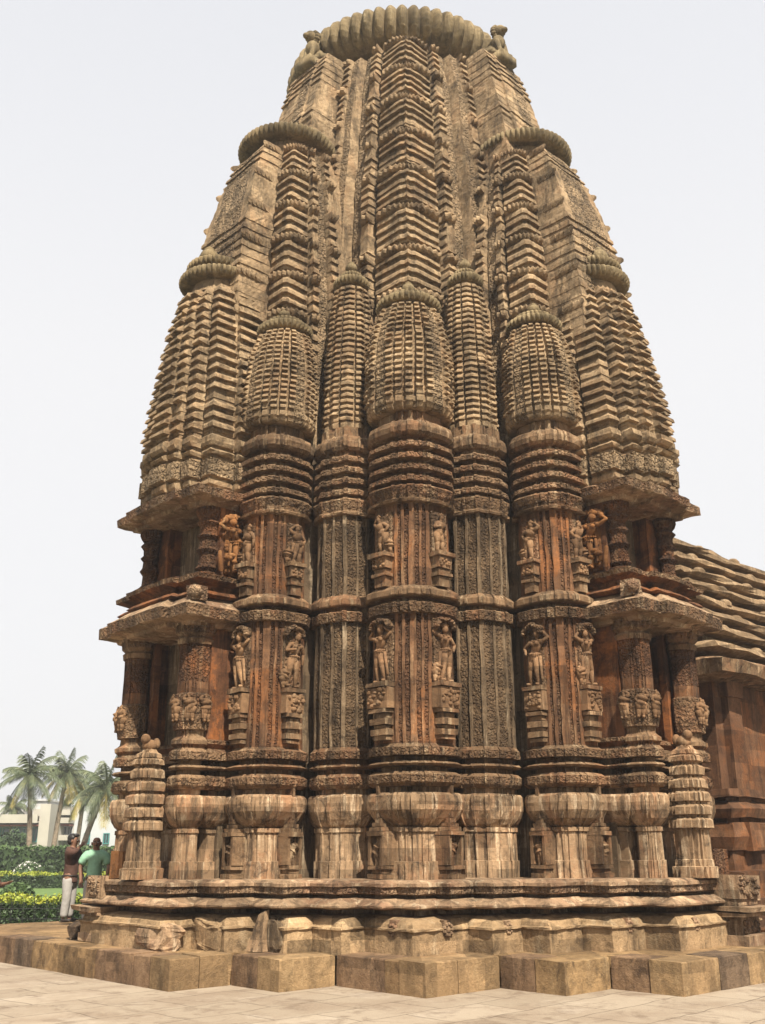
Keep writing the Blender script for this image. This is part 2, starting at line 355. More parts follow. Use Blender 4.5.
def offset_poly(P, d):
    n = len(P); out_ = []
    for i in range(n):
        a, b, c = np.array(P[i - 1]), np.array(P[i]), np.array(P[(i + 1) % n])
        e1 = (b - a) / (np.linalg.norm(b - a) + 1e-9); e2 = (c - b) / (np.linalg.norm(c - b) + 1e-9)
        m1 = np.array([e1[1], -e1[0]]); m2 = np.array([e2[1], -e2[0]])
        k = 1 + m1 @ m2
        out_.append(tuple(b + d * (m1 + m2) / max(k, .3)))
    return out_
def densify(P, L):
    q = []
    for i, p in enumerate(P):
        n = P[(i + 1) % len(P)]; k = max(1, int(math.hypot(n[0] - p[0], n[1] - p[1]) / L))
        for j in range(k): q.append((p[0] + (n[0] - p[0]) * j / k, p[1] + (n[1] - p[1]) * j / k))
    return q
def poly_stack(mb, P, levels, step=.22, jit=.006, wobble=.008):
    """levels: (z, offset, mat)"""
    rings = []
    for z, off, mt in levels:
        Q = offset_poly(P, off); q = []
        for i in range(len(P)):
            a, b = Q[i], Q[(i + 1) % len(P)]
            L = math.hypot(P[(i + 1) % len(P)][0] - P[i][0], P[(i + 1) % len(P)][1] - P[i][1]); k = max(1, int(L / step))
            for j in range(k): q.append((a[0] + (b[0] - a[0]) * j / k, a[1] + (b[1] - a[1]) * j / k, z))
        rings.append(q)
    n = len(rings[0]); V = np.array(rings).reshape(-1, 3)
    V = wob(V, wobble) + rng.normal(0, jit, V.shape) * np.array([1, 1, .7])
    F = []; MI = []
    for j in range(len(levels) - 1):
        for i in range(n):
            k = (i + 1) % n; F.append((j * n + i, j * n + k, (j + 1) * n + k, (j + 1) * n + i)); MI.append(levels[j][2])
    F.append(tuple(range(n - 1, -1, -1))); MI.append(0); F.append(tuple((len(levels) - 1) * n + i for i in range(n))); MI.append(levels[-1][2])
    mb.add(V, F, MI)

# stepped stone terrace the tower stands on (blocks with joints)
terrace = empty('stone_terrace', O, TROT)
tag(terrace, 'low stepped platform of squared tan sandstone blocks under the carved tower', 'platform')
TP = [(6.92, -6.6), (6.92, 2.24), (5.92, 2.24), (5.92, 3.34), (4.94, 3.34), (4.94, 5.10), (3.51, 5.10), (3.51, 6.20), (2.52, 6.20), (2.52, 7.30), (-16, 7.30), (-16, -6.6)]
mb = MB()
inner = offset_poly(TP, -.55)
poly_stack(mb, TP, [(-.05, -.16, 0), (TZ - .02, -.16, 0), (TZ - .012, -.3, 0)], .3, .003, .003)
mb.build('core', ['terrace'], terrace)
def block_row(mb, a, b, z0, z1, depth, lmin, lmax, gap=.006, rr=.012, tones=(0,)):
    """row of separate squared blocks along a->b (outside is to the right of a->b)"""
    a = np.array(a); b = np.array(b); L = np.linalg.norm(b - a); e = (b - a) / L; nrm = np.array([e[1], -e[0]]); t = 0
    while t < L - 1e-6:
        l = random.uniform(lmin, lmax)
        if L - t - l < lmin * .6: l = L - t
        d = random.uniform(-.012, .008); zz = z1 + random.uniform(-.012, .006)
        # rounded block: cross-section along the outward normal, irregular edge
        ns = max(2, int(l / .11)); sec = [(-depth, z0), (d, z0), (d + .004, (z0 + zz) / 2), (d, zz - rr), (d - rr, zz), (-depth, zz)]; jz = random.uniform(.08, .16)
        V = []
        for k in range(ns + 1):
            s_ = t + gap / 2 + (l - gap) * k / ns; end = k in (0, ns)
            for q, (o_, z) in enumerate(sec):
                ch = (random.uniform(0, .022) if random.random() < .3 else random.uniform(0, .006)) if q in (3, 4) else 0
                oo = o_ + random.uniform(-.004, .004) - (.008 if end and q in (1, 2, 3) else 0) - ch * .5
                p = a + e * s_ + nrm * oo; V.append((p[0], p[1], z - ch * .7 - (.006 if end and q in (3, 4) else 0)))
        m = len(sec); F = [(k * m + i, (k + 1) * m + i, (k + 1) * m + (i + 1) % m, k * m + (i + 1) % m) for k in range(ns) for i in range(m)]
        F += [tuple(range(m)), tuple(ns * m + i for i in range(m - 1, -1, -1))]
        mb.add(V, F, random.choice(tones)); t += l
mb = MB()
for i in range(len(TP)):
    a, b = TP[i], TP[(i + 1) % len(TP)]
    if a[0] < -15 or b[0] < -15 and a[1] < 0: continue
    L = math.hypot(b[0] - a[0], b[1] - a[1]); e = ((b[0] - a[0]) / L, (b[1] - a[1]) / L)
    if i % 2 == 0:   # butt joint: these rows stop behind the end block of the neighbouring row
        if i in (1, 3, 5, 7, 9): a = (a[0] + e[0] * .5, a[1] + e[1] * .5)
        if (i + 1) in (1, 3, 5, 7, 9): b = (b[0] - e[0] * .5, b[1] - e[1] * .5)
    # blocks stop short of convex corners' return row so that rows butt
    block_row(mb, a, b, -.03, TZ, .5 if i % 2 == 0 else .49, .45, 1.2, .008, .014, (0, 1, 1, 1, 0, 3) if abs(e[0]) > .5 else (2, 2, 0, 2, 3))  # left-facing rows draw mostly on the darker tones, right-facing rows mostly on ochre
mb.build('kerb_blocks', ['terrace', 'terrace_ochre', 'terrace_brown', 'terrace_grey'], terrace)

# ------------------------------------------------------------------ the tower
T = empty('temple_tower', O, TROT)
tag(T, 'tall carved sandstone temple tower with ribbed discs rising above the stepped platform', 'temple')
MIR = lambda pts: [(y, x) for x, y in pts]
half = [(6.45, 1.15), (5.88, 1.15), (5.88, 1.98), (5.36, 1.98), (5.36, 2.72), (4.86, 2.72), (4.86, 3.36), (4.40, 3.36), (4.40, 4.32)]
def sym(h):
    q = h + [(y, x) for x, y in h[::-1][1:]]
    q2 = [(-y, x) for x, y in q]; q3 = [(-x, -y) for x, y in q]; q4 = [(y, -x) for x, y in q]
    return q + q2 + q3 + q4
PP = sym(half)
mb = MB()
poly_stack(mb, PP, [(TZ - .03, .03, 2), (.70, .04, 2), (.715, .07, 2), (.74, .07, 2), (.755, .02, 2), (.80, 0, 2), (.85, -.06, 2), (.885, -.18, 0), (.89, -.42, 0), (1.2, -.5, 0)], .12, .005, .005)
PB = sym([(6.42, 1.2), (5.9, 1.2), (5.9, 1.95), (5.38, 1.95), (5.38, 2.65), (4.88, 2.65), (4.88, 3.3), (4.5, 3.3), (4.5, 3.8), (4.2, 3.8), (4.2, 4.2)])
poly_stack(mb, PB, [(.965, -.42, 0), (.97, -.12, 0), (.985, .03, 0), (1.005, .075, 0), (1.03, .075, 0), (1.075, -.01, 0), (1.12, -.1, 0), (1.125, -.24, 0), (1.165, -.24, 0),
                    (1.17, -.09, 1), (1.185, -.06, 1), (1.275, -.06, 0), (1.28, -.03, 0), (1.325, -.035, 0), (1.365, -.12, 0), (1.372, -.8, 0)], .14, .0035, .004)
plinth = mb.build('plinth', ['bench', 'bench_carved', 'base_course'], T)

# pillar profile: (z, offset from shaft radius, material) ; 0 shaft, 1 band, 2 base, 3 bulging carved
PROFILE = [(1.34, -.07, 2), (1.62, -.07, 2), (1.625, -.115, 2), (2.04, -.115, 2), (2.05, -.08, 2), (2.11, -.08, 2), (2.115, -.14, 2), (2.16, -.06, 2), (2.24, .03, 2), (2.36, .105, 2), (2.48, .125, 2),
           (2.57, .11, 2), (2.61, .06, 2), (2.62, -.1, 2), (2.70, -.1, 2), (2.71, .04, 1), (2.76, .11, 3), (2.87, .11, 1), (2.92, .03, 1), (2.93, -.12, 1), (3.0, -.12, 1), (3.005, .05, 1), (3.035, .12, 1), (3.07, .05, 1),
           (3.075, -.12, 1), (3.155, -.12, 1), (3.16, .10, 3), (3.28, .105, 1), (3.30, .06, 1), (3.34, .0, 0)]
def shaft_profile(zb=5.42):
    p = [(3.36, 0, 0)]
    for z in np.arange(3.55, 5.35, .2): p.append((float(z), 0, 0))
    p += [(5.375, 0, 1), (5.38, .10, 3), (5.53, .125, 1), (5.55, .08, 1), (5.555, -.1, 1), (5.635, -.1, 1), (5.64, .13, 1), (5.66, .15, 1), (5.745, .15, 1), (5.83, .03, 1), (5.84, -.025, 0)]
    for z in np.arange(6.05, 7.1, .2): p.append((float(z), -.025, 0))
    p += [(7.24, -.025, 1), (7.25, .09, 1), (7.29, .11, 1), (7.32, .04, 1), (7.34, .045, 3), (7.40, .075, 3), (7.46, .10, 3), (7.51, .12, 1), (7.54, .105, 1), (7.545, -.08, 1)]
    z = 7.61
    for k in range(4):
        p += [(z, -.08, 1), (z + .005, .11, 3), (z + .085, .10, 1), (z + .125, .02, 1), (z + .13, -.08, 1)]; z += .205
    p += [(z, -.08, 1), (z + .02, .05, 1), (z + .07, .11, 1), (z + .16, .125, 1), (z + .25, .09, 1), (z + .30, .02, 1), (z + .31, -.08, 1), (8.93, -.08, 1)]
    return p
PROF = PROFILE + shaft_profile()
PMATS = ['ridge', 'band', 'base', 'band_carved', 'red_carved']
def pillar_outline(kind='K'):
    """angles from the outward direction; stepped strips in the middle, a flat statue facet on either side"""
    if kind == 'K': segs = [(0, 4, 1.035, 0), (4, 10.5, .975, 4), (10.5, 14, 1.015, 0), (14, 20, .965, 4), (20, 24, 1.0, 0)]
    else: segs = [(0, 5.5, 1.03, 0), (5.5, 12, .97, 4), (12, 16.5, 1.01, 0), (16.5, 22, .96, 4), (22, 26, .99, 0)]
    pts = []
    for a, b, r, mt in segs: pts += [(a, r, mt), (b, r, mt)]
    e = segs[-1][1]
    pts += [(e + .3, .955, 0), (40, .93, 0), (52, .94, 0), (64, .965, 0), (64.3, .93, 0), (72, .92, 0), (80, .92, 0), (95, .9, 0), (112, .88, 0), (135, .8, 0)]
    P = []
    for a, r, mt in [(-a, r, mt) for a, r, mt in pts[::-1]][:-1] + pts[1:]:
        P.append((r * math.cos(R(a)), r * math.sin(R(a)), 1, 0, mt))
    # material of a segment is stored on its first point: fix negative side
    n = len(P); q = []
    for i in range(n):
        a, b = P[i], P[(i + 1) % n]; same = abs(math.hypot(*a[:2]) - math.hypot(*b[:2])) < 1e-6
        q.append((*a[:4], 4 if (same and a[4] == 4 and b[4] == 4) else 0))
    return Outline(q)
def recess_outline():
    pts = [(0, 1.05, 0), (3, 1.05, 0), (3.2, .99, 4), (20, .93, 4), (20.2, .97, 0), (24, .97, 0), (24.3, .9, 4), (42, .93, 4), (42.3, .98, 0), (47, .98, 0), (47.3, .92, 4), (64, .92, 4), (70, .95, 0), (90, .95, 0), (130, .85, 0)]
    P = []
    for a, r, mt in [(-a, r, mt) for a, r, mt in pts[::-1]][:-1] + pts[1:]: P.append((r * math.cos(R(a)), r * math.sin(R(a)), 1, 0, mt))
    n = len(P)
    return Outline([(*P[i][:4], 4 if P[i][4] == 4 and P[(i + 1) % n][4] == 4 else 0) for i in range(n)])
OK_, OA_, OJ_ = pillar_outline('K'), pillar_outline('A'), recess_outline()
def column(name, c, r, ol, prof, mats, psi=R(45), k=1., mir=False, parent=None):
    mb = MB(); loft(mb, ol, [LV(z, 1, o * k, mat=(None if m == 0 else m)) for z, o, m in prof], c, psi, r, .005, .006)
    return mb.build(name, mats, parent or T, mir=mir)
KC, AC, JC = (3.29, 3.29), (4.70, 1.30), (3.74, 2.14)
pillars = []
pk = column('pillar', KC, .71, OK_, PROF, PMATS); pk['label'] = 'broad central corner pillar'
pa = [column('pillar', AC, .61, OA_, PROF, PMATS, k=.92, mir=m) for m in (False, True)]
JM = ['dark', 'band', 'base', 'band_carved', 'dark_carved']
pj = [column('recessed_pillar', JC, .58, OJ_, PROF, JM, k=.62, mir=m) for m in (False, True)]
# the same pillars on the far flanks
for (c, r, ol, k, ms, nm) in ((AC, .61, OA_, .92, PMATS, 'pillar'), (JC, .58, OJ_, .62, JM, 'recessed_pillar')):
    for m in (False, True): column(nm, (c[0], -c[1]), r, ol, PROF, ms, R(-45), k, m)

# solid wall behind the pillars
core_half = [(5.35, .9), (4.75, .9), (4.75, 1.6), (3.98, 1.6), (3.98, 2.42), (3.3, 2.42), (3.3, 3.3)]
mb = MB(); poly_stack(mb, sym(core_half), [(1.2, 0, 0), (3.3, 0, 0), (5.4, 0, 0), (7.4, 0, 0), (8.9, -.05, 0), (9.6, -.25, 0)], .5, .004, .004)
mb.build('wall', ['dark'], T)

# ---- raha niche porches (left one built, right one mirrored)
def porch(mir):
    P = empty('niche_porch'); P.parent = T; P['label'] = 'projecting niche on the right flank' if mir else 'projecting niche on the left flank'
    rect = [(4.1, -.93), (5.62, -.93), (5.62, .93), (4.1, .93)]
    mb = MB()
    poly_stack(mb, rect, [(z, o * .9, 1 if m in (1, 3) else 2) for z, o, m in PROFILE] + [(3.345, .0, 0), (3.42, .06, 1), (3.47, .06, 1), (3.5, -.02, 0), (3.52, -.6, 0)], .2, .004, .006)
    U = [(4.1, -.93), (5.66, -.93), (5.66, -.5), (5.0, -.5), (5.0, .5), (5.66, .5), (5.66, .93), (4.1, .93)]
    poly_stack(mb, U, [(3.36, 0, 0)] + [(float(z), 0, 0) for z in np.arange(3.6, 5.4, .3)] + [(5.42, 0, 0)], .3, .003, .004)
    poly_stack(mb, [(4.1, -.96), (5.72, -.96), (5.72, .96), (4.1, .96)], [(5.86, -.4, 0), (5.9, .0, 0), (6.2, .0, 0)], .3, .003, .004)
    U2 = [(4.1, -.95), (5.62, -.95), (5.62, -.34), (5.25, -.34), (5.25, .34), (5.62, .34), (5.62, .95), (4.1, .95)]
    poly_stack(mb, U2, [(6.2, 0, 0), (6.5, 0, 0), (6.8, 0, 0), (7.1, 0, 0), (7.45, 0, 0)], .3, .003, .004)
    mb.build('porch_wall', ['red', 'band_carved', 'base'], P, mir=mir)
    # jamb of the niche
    mb = MB()
    for s in (-1, 1): mb = MB(); mb.box(5.58, 5.70, s * .44 - .05, s * .44 + .05, 3.45, 5.3, 0, jit=.004); mb.build('niche_jamb', ['red'], P, mir=mir)
    # pilasters
    for s in (1, -1):
        prof = [(z, o * .62, m) for z, o, m in PROFILE]
        prof += [(3.36, 0, 0), (3.40, .05, 1), (3.46, .05, 1), (3.5, 0, 1), (3.53, -.03, 1), (3.62, -.03, 1), (3.63, .03, 3), (3.78, .05, 3), (4.18, .05, 3), (4.22, .0, 0), (4.4, 0, 4), (4.7, 0, 4), (5.0, 0, 4), (5.02, .03, 1), (5.10, .05, 1), (5.14, .0, 1), (5.2, .07, 3), (5.34, .09, 1), (5.36, .1, 1), (5.43, .1, 1)]
        mb = MB(); loft(mb, OK_, [LV(z, 1, o, mat=(None if m == 0 else m)) for z, o, m in prof], (5.80, s * .68), R(45) * s, .285, .004, .004)
        pl = mb.build('pilaster', PMATS, P, mir=mir)
        # little guardian reliefs round the pilaster
        for a in (-40, 5, 50):
            th = R(a) + R(45) * s; mb = MB(); x, y = 5.80 + .31 * math.cos(th), s * .68 + .31 * math.sin(th)
            statue_blob(mb, x, y, 3.76, .42, th); mb.build('guardian_relief', ['statue'], pl, mir=mir, smooth=True)
        # upper storey pilasters
        for yy, rr in ((.72, .17),):
            pr = [(6.2, .02), (6.26, .05), (6.3, -.02), (6.36, .04), (6.42, 0), (6.6, -.01), (6.68, .05), (6.74, .0), (6.86, -.01), (6.93, .05), (6.99, 0), (7.1, 0), (7.17, .06), (7.23, .0), (7.3, .05), (7.38, .08), (7.45, .08)]
            mb = MB(); loft(mb, OK_, [LV(z, 1, o, mat=1 if o > .03 else 4) for z, o in pr], (5.70, s * yy), R(45) * s, rr, .006, .005)
            mb.build('small_pilaster', ['red_carved'] * 5, P, mir=mir)
    # eaves and the platform between the storeys
    def slab(name, front, hw, z0, z1, top, mats, lip=.02, cut=.55):
        pts = [(4.2, -hw + .15), (front - .42, -hw + .15), (front - .42, -hw), (front, -hw), (front, -hw * cut), (front + .1, -hw * cut), (front + .1, hw * cut), (front, hw * cut), (front, hw), (front - .42, hw), (front - .42, hw - .15), (4.2, hw - .15)]
        pts = [(4.2, -hw), (front, -hw), (front, -hw * cut), (front + .12, -hw * cut), (front + .12, hw * cut), (front, hw * cut), (front, hw), (4.2, hw)]
        mb = MB(); poly_stack(mb, pts, [(z0 - .10, -.34, 0), (z0 - .09, -.24, 0), (z0 - .03, -.22, 0), (z0, -lip, 0), (z0 + .01, 0, 1), (z1 - .01, lip, 0), (z1, 0, 0), (z1 + top, -.32, 0), (z1 + top + .01, -.5, 0)], .14, .007, .012)
        return mb.build(name, mats, P, mir=mir)
    slab('lower_eave', 6.38, 1.26, 5.40, 5.60, .22, ['bench', 'band_carved'])
    mb = MB(); pts = [(4.2, -1.08), (6.08, -1.08), (6.08, -.5), (6.2, -.5), (6.2, .5), (6.08, .5), (6.08, 1.08), (4.2, 1.08)]
    poly_stack(mb, pts, [(5.78, -.35, 0), (5.80, -.02, 0), (5.84, .06, 0), (5.90, .0, 0), (5.93, -.1, 0), (5.96, -.14, 0), (6.02, -.1, 0), (6.08, .06, 1), (6.16, .08, 0), (6.20, -.1, 0), (6.24, -.12, 0), (6.245, -.5, 0)], .14, .006, .01)
    mb.build('storey_platform', ['red', 'band_carved'], P, mir=mir)
    slab('upper_eave', 6.24, 1.18, 7.54, 7.70, .12, ['bench', 'band_carved'])
    # lion-head block on the eave corner
    mb = MB(); mb.box(6.0, 6.25, 1.0, 1.22, 5.66, 5.92, 0, jit=.015); mb.blob((6.2, 1.18, 5.8), (.12, .12, .12)); mb.build('eave_corner_block', ['bench_carved'], P, mir=mir)
    # side-wall serpent figure
    th = R(70); mb = MB(); statue_blob(mb, 5.30, .99, 6.3, .98, R(90), 1.3, multi=True); mb.box(5.08, 5.52, .9, .985, 6.26, 7.3, 0, jit=.01)
    for q in range(40): mb.blob((random.uniform(5.1, 5.5), .99, random.uniform(6.28, 7.25)), (random.uniform(.03, .07), .05, random.uniform(.03, .07)), 0, 5)
    mb.build('side_figure', ['statue_rust'], P, mir=mir, smooth=True)
    # miniature shrine standing before the niche
    mb = MB(); c = (6.22, .12)
    pr = [(1.36, .28), (1.52, .28), (1.53, .23), (1.62, .23), (1.63, .21), (2.06, .21), (2.07, .25)]
    z = 2.08; k = 0
    for k in range(5):
        rr = .29 - .005 * k * k; pr += [(z, rr - .05), (z + .01, rr), (z + .12, rr), (z + .155, rr - .04), (z + .16, rr - .075), (z + .2, rr - .075)]; z += .2
    pr += [(z, .15), (z + .02, .2), (z + .09, .19), (z + .12, .14), (z + .13, .16), (z + .19, .14), (z + .22, .08), (z + .27, .05)]
    loft(mb, Outline([(*p, 1, 0, 0) for p in mini_plan()]), [LV(zz, 1, rr - .3, mat=0) for zz, rr in pr], c, 0, .3, .006, .006)
    mt_ = mb.build('miniature_tower', ['base'], P, mir=mir)
    mb = MB(); mb.blob((c[0], c[1], z + .33), (.13, .11, .1)); mb.blob((c[0] + .1, c[1] + .03, z + .43), (.08, .07, .08)); mb.blob((c[0] - .12, c[1], z + .36), (.06, .09, .1)); mb.build('miniature_lion', ['statue'], P, True, mir)
    # small loose carved blocks beside the niche
    mb = MB(); mb.box(6.02, 6.32, -.70, -.30, 1.37, 1.78, 0, jit=.012); mb.build('carved_block', ['red_carved' if mir else 'statue_rust'], P, mir=mir)
    for o in list(P.children) + [c for o in P.children for c in o.children]:
        me = o.data; n = len(me.vertices); co = np.empty(n * 3); me.vertices.foreach_get('co', co); co = co.reshape(-1, 3)
        if not mir and not o.name.startswith(('miniature_', 'carved_block')): co[:, 1] -= .40 * np.clip((-co[:, 1]) / .35, 0, 1)
        me.vertices.foreach_set('co', co.ravel()); me.update()
    return P
def mini_plan():
    q = []
    for k in range(4):
        for x, y in ((1.1, -.28), (1.1, .28), (1.0, .28), (1.0, .55), (.86, .55), (.86, .86), (.55, .86), (.55, 1.0), (.28, 1.0)):
            c, s = math.cos(k * math.pi / 2), math.sin(k * math.pi / 2); q.append((x * c - y * s, x * s + y * c))
    # remove duplicates of the (.28,1.1) step
    return q
def capsule(mb, a, b, ra, rb, T_, n=7):
    a, b = Vector(a), Vector(b); d = (b - a); pts = [a - d.normalized() * ra * .6, a, a.lerp(b, .5), b, b + d.normalized() * rb * .6]
    mb.tube([T_ @ p for p in pts], [ra * .55, ra, (ra + rb) / 2, rb, rb * .55], n)
def statue_blob(mb, x, y, z, h, th, wide=1., multi=False, pose=0):
    """relief figure: figure frame +X is outward, Y across, Z up; unit height h"""
    T_ = Matrix.Translation((x, y, z)) @ Matrix.Rotation(th, 4, 'Z') @ Matrix.Diagonal((h, h * wide, h, 1))
    f = 1 if pose % 2 == 0 else -1
    def C(a, b, ra, rb): capsule(mb, (a[0], a[1] * f, a[2]), (b[0], b[1] * f, b[2]), ra, rb, T_)
    hipy = .05 + random.uniform(-.03, .04); chesty = -.02 + random.uniform(-.03, .02)
    lean_ = random.uniform(-6, 6); T_ = T_ @ Matrix.Rotation(R(lean_), 4, 'X')
    C((.06, .11, .02), (.08, .10, .26), .035, .045); C((.08, .10, .26), (.05, hipy + .04, .5), .05, .075)
    C((.06, -.06, .02), (.10, -.04, .27), .035, .045); C((.10, -.04, .27), (.05, hipy - .05, .5), .05, .075)
    C((.08, .12, .015), (.15, .13, .015), .03, .022); C((.08, -.06, .015), (.15, -.07, .015), .03, .022)
    C((.05, hipy, .5), (.06, .01, .60), .10, .07); C((.06, .01, .60), (.07, chesty, .73), .07, .10)
    C((.07, chesty - .11, .765), (.07, chesty + .11, .765), .045, .045)
    C((.08, chesty, .8), (.09, chesty - .01, .86), .035, .035)
    hd = (.10, chesty - .015, .90)
    v = Vector((hd[0], hd[1] * f, hd[2])); mb.blob((0, 0, 0), (.065, .058, .072), T=T_ @ Matrix.Translation(v)); mb.blob((0, 0, 0), (.05, .062, .05), T=T_ @ Matrix.Translation(v + Vector((-.01, -.02 * f, .07))))
    for k in range(9):   # girdle and necklace
        a = R(-80 + 20 * k); mb.blob((0, 0, 0), (.018, .018, .018), T=T_ @ Matrix.Translation(Vector((.055 + .105 * math.cos(a), (.01 + .105 * math.sin(a)) * f, .545))), seg=4); mb.blob((0, 0, 0), (.014, .014, .014), T=T_ @ Matrix.Translation(Vector((.10 + .07 * math.cos(a), (chesty + .07 * math.sin(a)) * f, .80 - .04 * math.cos(a)))), seg=4)
    for k in range(5): mb.blob((0, 0, 0), (.028, .024, .035), T=T_ @ Matrix.Translation(v + Vector((.0, (k - 2) * .026 * f, .075 + .02 * (2 - abs(k - 2))))), seg=5)
    if pose in (0, 3): capsule(mb, (.07, -.1 * f, .5), (.10, -.16 * f, .1), .03, .02, T_)
    for s in (-1, 1): mb.blob((0, 0, 0), (.042, .042, .042), T=T_ @ Matrix.Translation(Vector((.15, (chesty + s * .05) * f, .725))), seg=6)
    if pose in (0, 2): # one arm up, one hanging
        C((.08, chesty + .13, .765), (.07, .24, .66), .036, .03); C((.07, .24, .66), (.12, .17, .54), .03, .022)
        C((.08, chesty - .13, .765), (.05, -.25, .84), .036, .03); C((.05, -.25, .84), (.07, -.14, .96), .03, .022)
    elif pose == 1:
        C((.08, chesty + .13, .765), (.10, .2, .64), .036, .03); C((.10, .2, .64), (.18, .05, .67), .03, .022)
        C((.08, chesty - .13, .765), (.06, -.2, .62), .036, .03); C((.06, -.2, .62), (.06, -.19, .44), .03, .022)
    else:
        C((.08, chesty + .13, .765), (.06, .25, .83), .036, .03); C((.06, .25, .83), (.08, .08, .98), .03, .022)
        C((.08, chesty - .13, .765), (.06, -.25, .83), .036, .03); C((.06, -.25, .83), (.08, -.1, .98), .03, .022)
    if multi:
        for k in range(7):
            a = R(-75 + 25 * k); mb.blob((0, 0, 0), (.05, .045, .06), T=T_ @ Matrix.Translation(Vector((.05, math.sin(a) * .17, .9 + math.cos(a) * .12))), seg=6)
        for k in range(9):
            t = k / 8; mb.blob((0, 0, 0), (.06, .07, .05), T=T_ @ Matrix.Translation(Vector((.09, .16 * math.sin(t * 9), .03 + .42 * t))), seg=6)
        for s in (-1, 1): C((.06, .26 * s, .02), (.06, .27 * s, .34), .05, .035)

def statue_set(par, c, r, psi, side, mir, upper, pose):
    """bracket, carved block, figure and canopy on a statue facet; returns nothing, everything is a child of the pillar"""
    th = psi + side * R(43); rr = r * .93 - .01
    ex, ey = math.cos(th), math.sin(th); tx, ty = -ey, ex
    def Tm(z): return Matrix.Translation((c[0] + ex * rr, c[1] + ey * rr, z)) @ Matrix.Rotation(th, 4, 'Z')
    k = r / .71
    if not upper:
        zb, H = 4.30, .92
        mb = MB()
        for z0, z1, wd, dp in ((3.40, 3.46, .15, .14), (3.47, 3.56, .17, .17), (3.57, 3.62, .13, .13), (3.63, 3.72, .18, .18), (3.73, 3.80, .14, .14), (3.81, 3.87, .18, .20)):
            mb.box(-.05, dp * k, -wd * k, wd * k, z0, z1, 0, Tm(0), .008)
        mb.box(-.05, .19 * k, -.21 * k, .21 * k, 3.88, 4.20, 1, Tm(0), .012)
        for q in range(26):
            mb.blob((.19 * k, random.uniform(-.18, .18) * k, random.uniform(3.91, 4.17)), (.04, random.uniform(.02, .05), random.uniform(.02, .05)), 1, 5, Tm(0))
        mb.box(-.05, .23 * k, -.22 * k, .22 * k, 4.21, 4.28, 0, Tm(0), .01)
        mb.build('figure_bracket', ['band', 'statue'], par, mir=mir)
        mb = MB(); mb.box(-.06, .045, -.20 * k, .20 * k, 4.29, 5.30, 0, Tm(0), .006)
        for q in range(16):
            a = R(-90 + 180 * q / 15); mb.blob((.10 * k, math.sin(a) * .19 * k, 5.17 + math.cos(a) * .11 + random.uniform(-.02, .02)), (.09, .045, .04), 0, 5, Tm(0))
        mb.build('figure_backplate', ['band_carved'], par, mir=mir)  # plate tinted darker than the figures to draw the recess shade behind them
    else:
        zb, H = 6.42, .66
        mb = MB()
        for z0, z1, wd, dp in ((5.84, 6.0, .12, .12), (6.01, 6.06, .16, .16), (6.07, 6.13, .12, .12), (6.14, 6.32, .15, .15)):
            mb.box(-.05, dp * k, -wd * k, wd * k, z0, z1, 0, Tm(0), .008)
        for q in range(14): mb.blob((.15 * k, random.uniform(-.12, .12) * k, random.uniform(6.16, 6.3)), (.035, .03, .03), 1, 5, Tm(0))
        mb.box(-.05, .21 * k, -.2 * k, .2 * k, 6.33, 6.40, 0, Tm(0), .01)
        mb.build('figure_bracket', ['band', 'statue'], par, mir=mir)
        mb = MB(); mb.box(-.06, .03, -.17 * k, .17 * k, 6.41, 7.12, 0, Tm(0), .006); mb.build('figure_backplate', ['band_carved'], par, mir=mir)
    mb = MB(); p = Tm(zb) @ Vector((.0, 0, 0)); statue_blob(mb, p.x, p.y, p.z, H, th, 1.0, False, pose)
    if random.random() < .5:   # small attendant at the knee
        q = Tm(zb) @ Vector((.02, .15 * k * random.choice((-1, 1)), 0)); statue_blob(mb, q.x, q.y, q.z, H * .36, th, 1.1, False, 1)
    mb.build('figure', ['statue'], par, True, mir)
def niche_shrine(par, c, r, psi, side, mir):
    """small framed shrine against the pillar foot"""
    th = psi + side * R(50); rr = r * .9
    T_ = Matrix.Translation((c[0] + math.cos(th) * rr, c[1] + math.sin(th) * rr, 0)) @ Matrix.Rotation(th, 4, 'Z')
    k = .85 * r / .71 + .1; mb = MB()
    for z0, z1, wd, dp in ((1.375, 1.44, .17, .2), (1.445, 1.50, .13, .15), (1.505, 1.56, .17, .19), (1.99, 2.05, .18, .2), (2.055, 2.11, .15, .17), (2.115, 2.17, .11, .14), (2.175, 2.24, .07, .11)):
        mb.box(-.15, dp * k, -wd * k, wd * k, z0, z1, 0, T_, .008)
    for s in (-1, 1): mb.box(-.15, .17 * k, s * .15 * k - .03, s * .15 * k + .03, 1.565, 1.985, 0, T_, .005)
    mb.box(-.15, .06 * k, -.12 * k, .12 * k, 1.565, 1.985, 0, T_, .003)
    mb.box(-.1, .12 * k, -.035 * k, .035 * k, 2.245, 2.72, 0, T_, .006); mb.blob((.08 * k, 0, 2.76), (.06, .06, .05), 0, 5, T_)
    p = T_ @ Vector((.05 * k, 0, 1.57)); statue_blob(mb, p.x, p.y, p.z, .38, th, 1.1, False, 1)
    mb.build('miniature_shrine', ['band'], par, mir=mir)
poses = [0, 1, 3, 2, 1, 0, 3, 1, 0, 2, 3, 0]; pi = 0
for par, c, r, mir in ((pk, KC, .71, False), (pa[0], AC, .61, False), (pa[1], AC, .61, True)):
    for side in (1, -1):
        for up in (False, True):
            statue_set(par, c, r, R(45), side, mir, up, poses[pi]); pi += 1
        niche_shrine(par, c, r, R(45), side, mir)
for m in (False, True):
    porch(m)

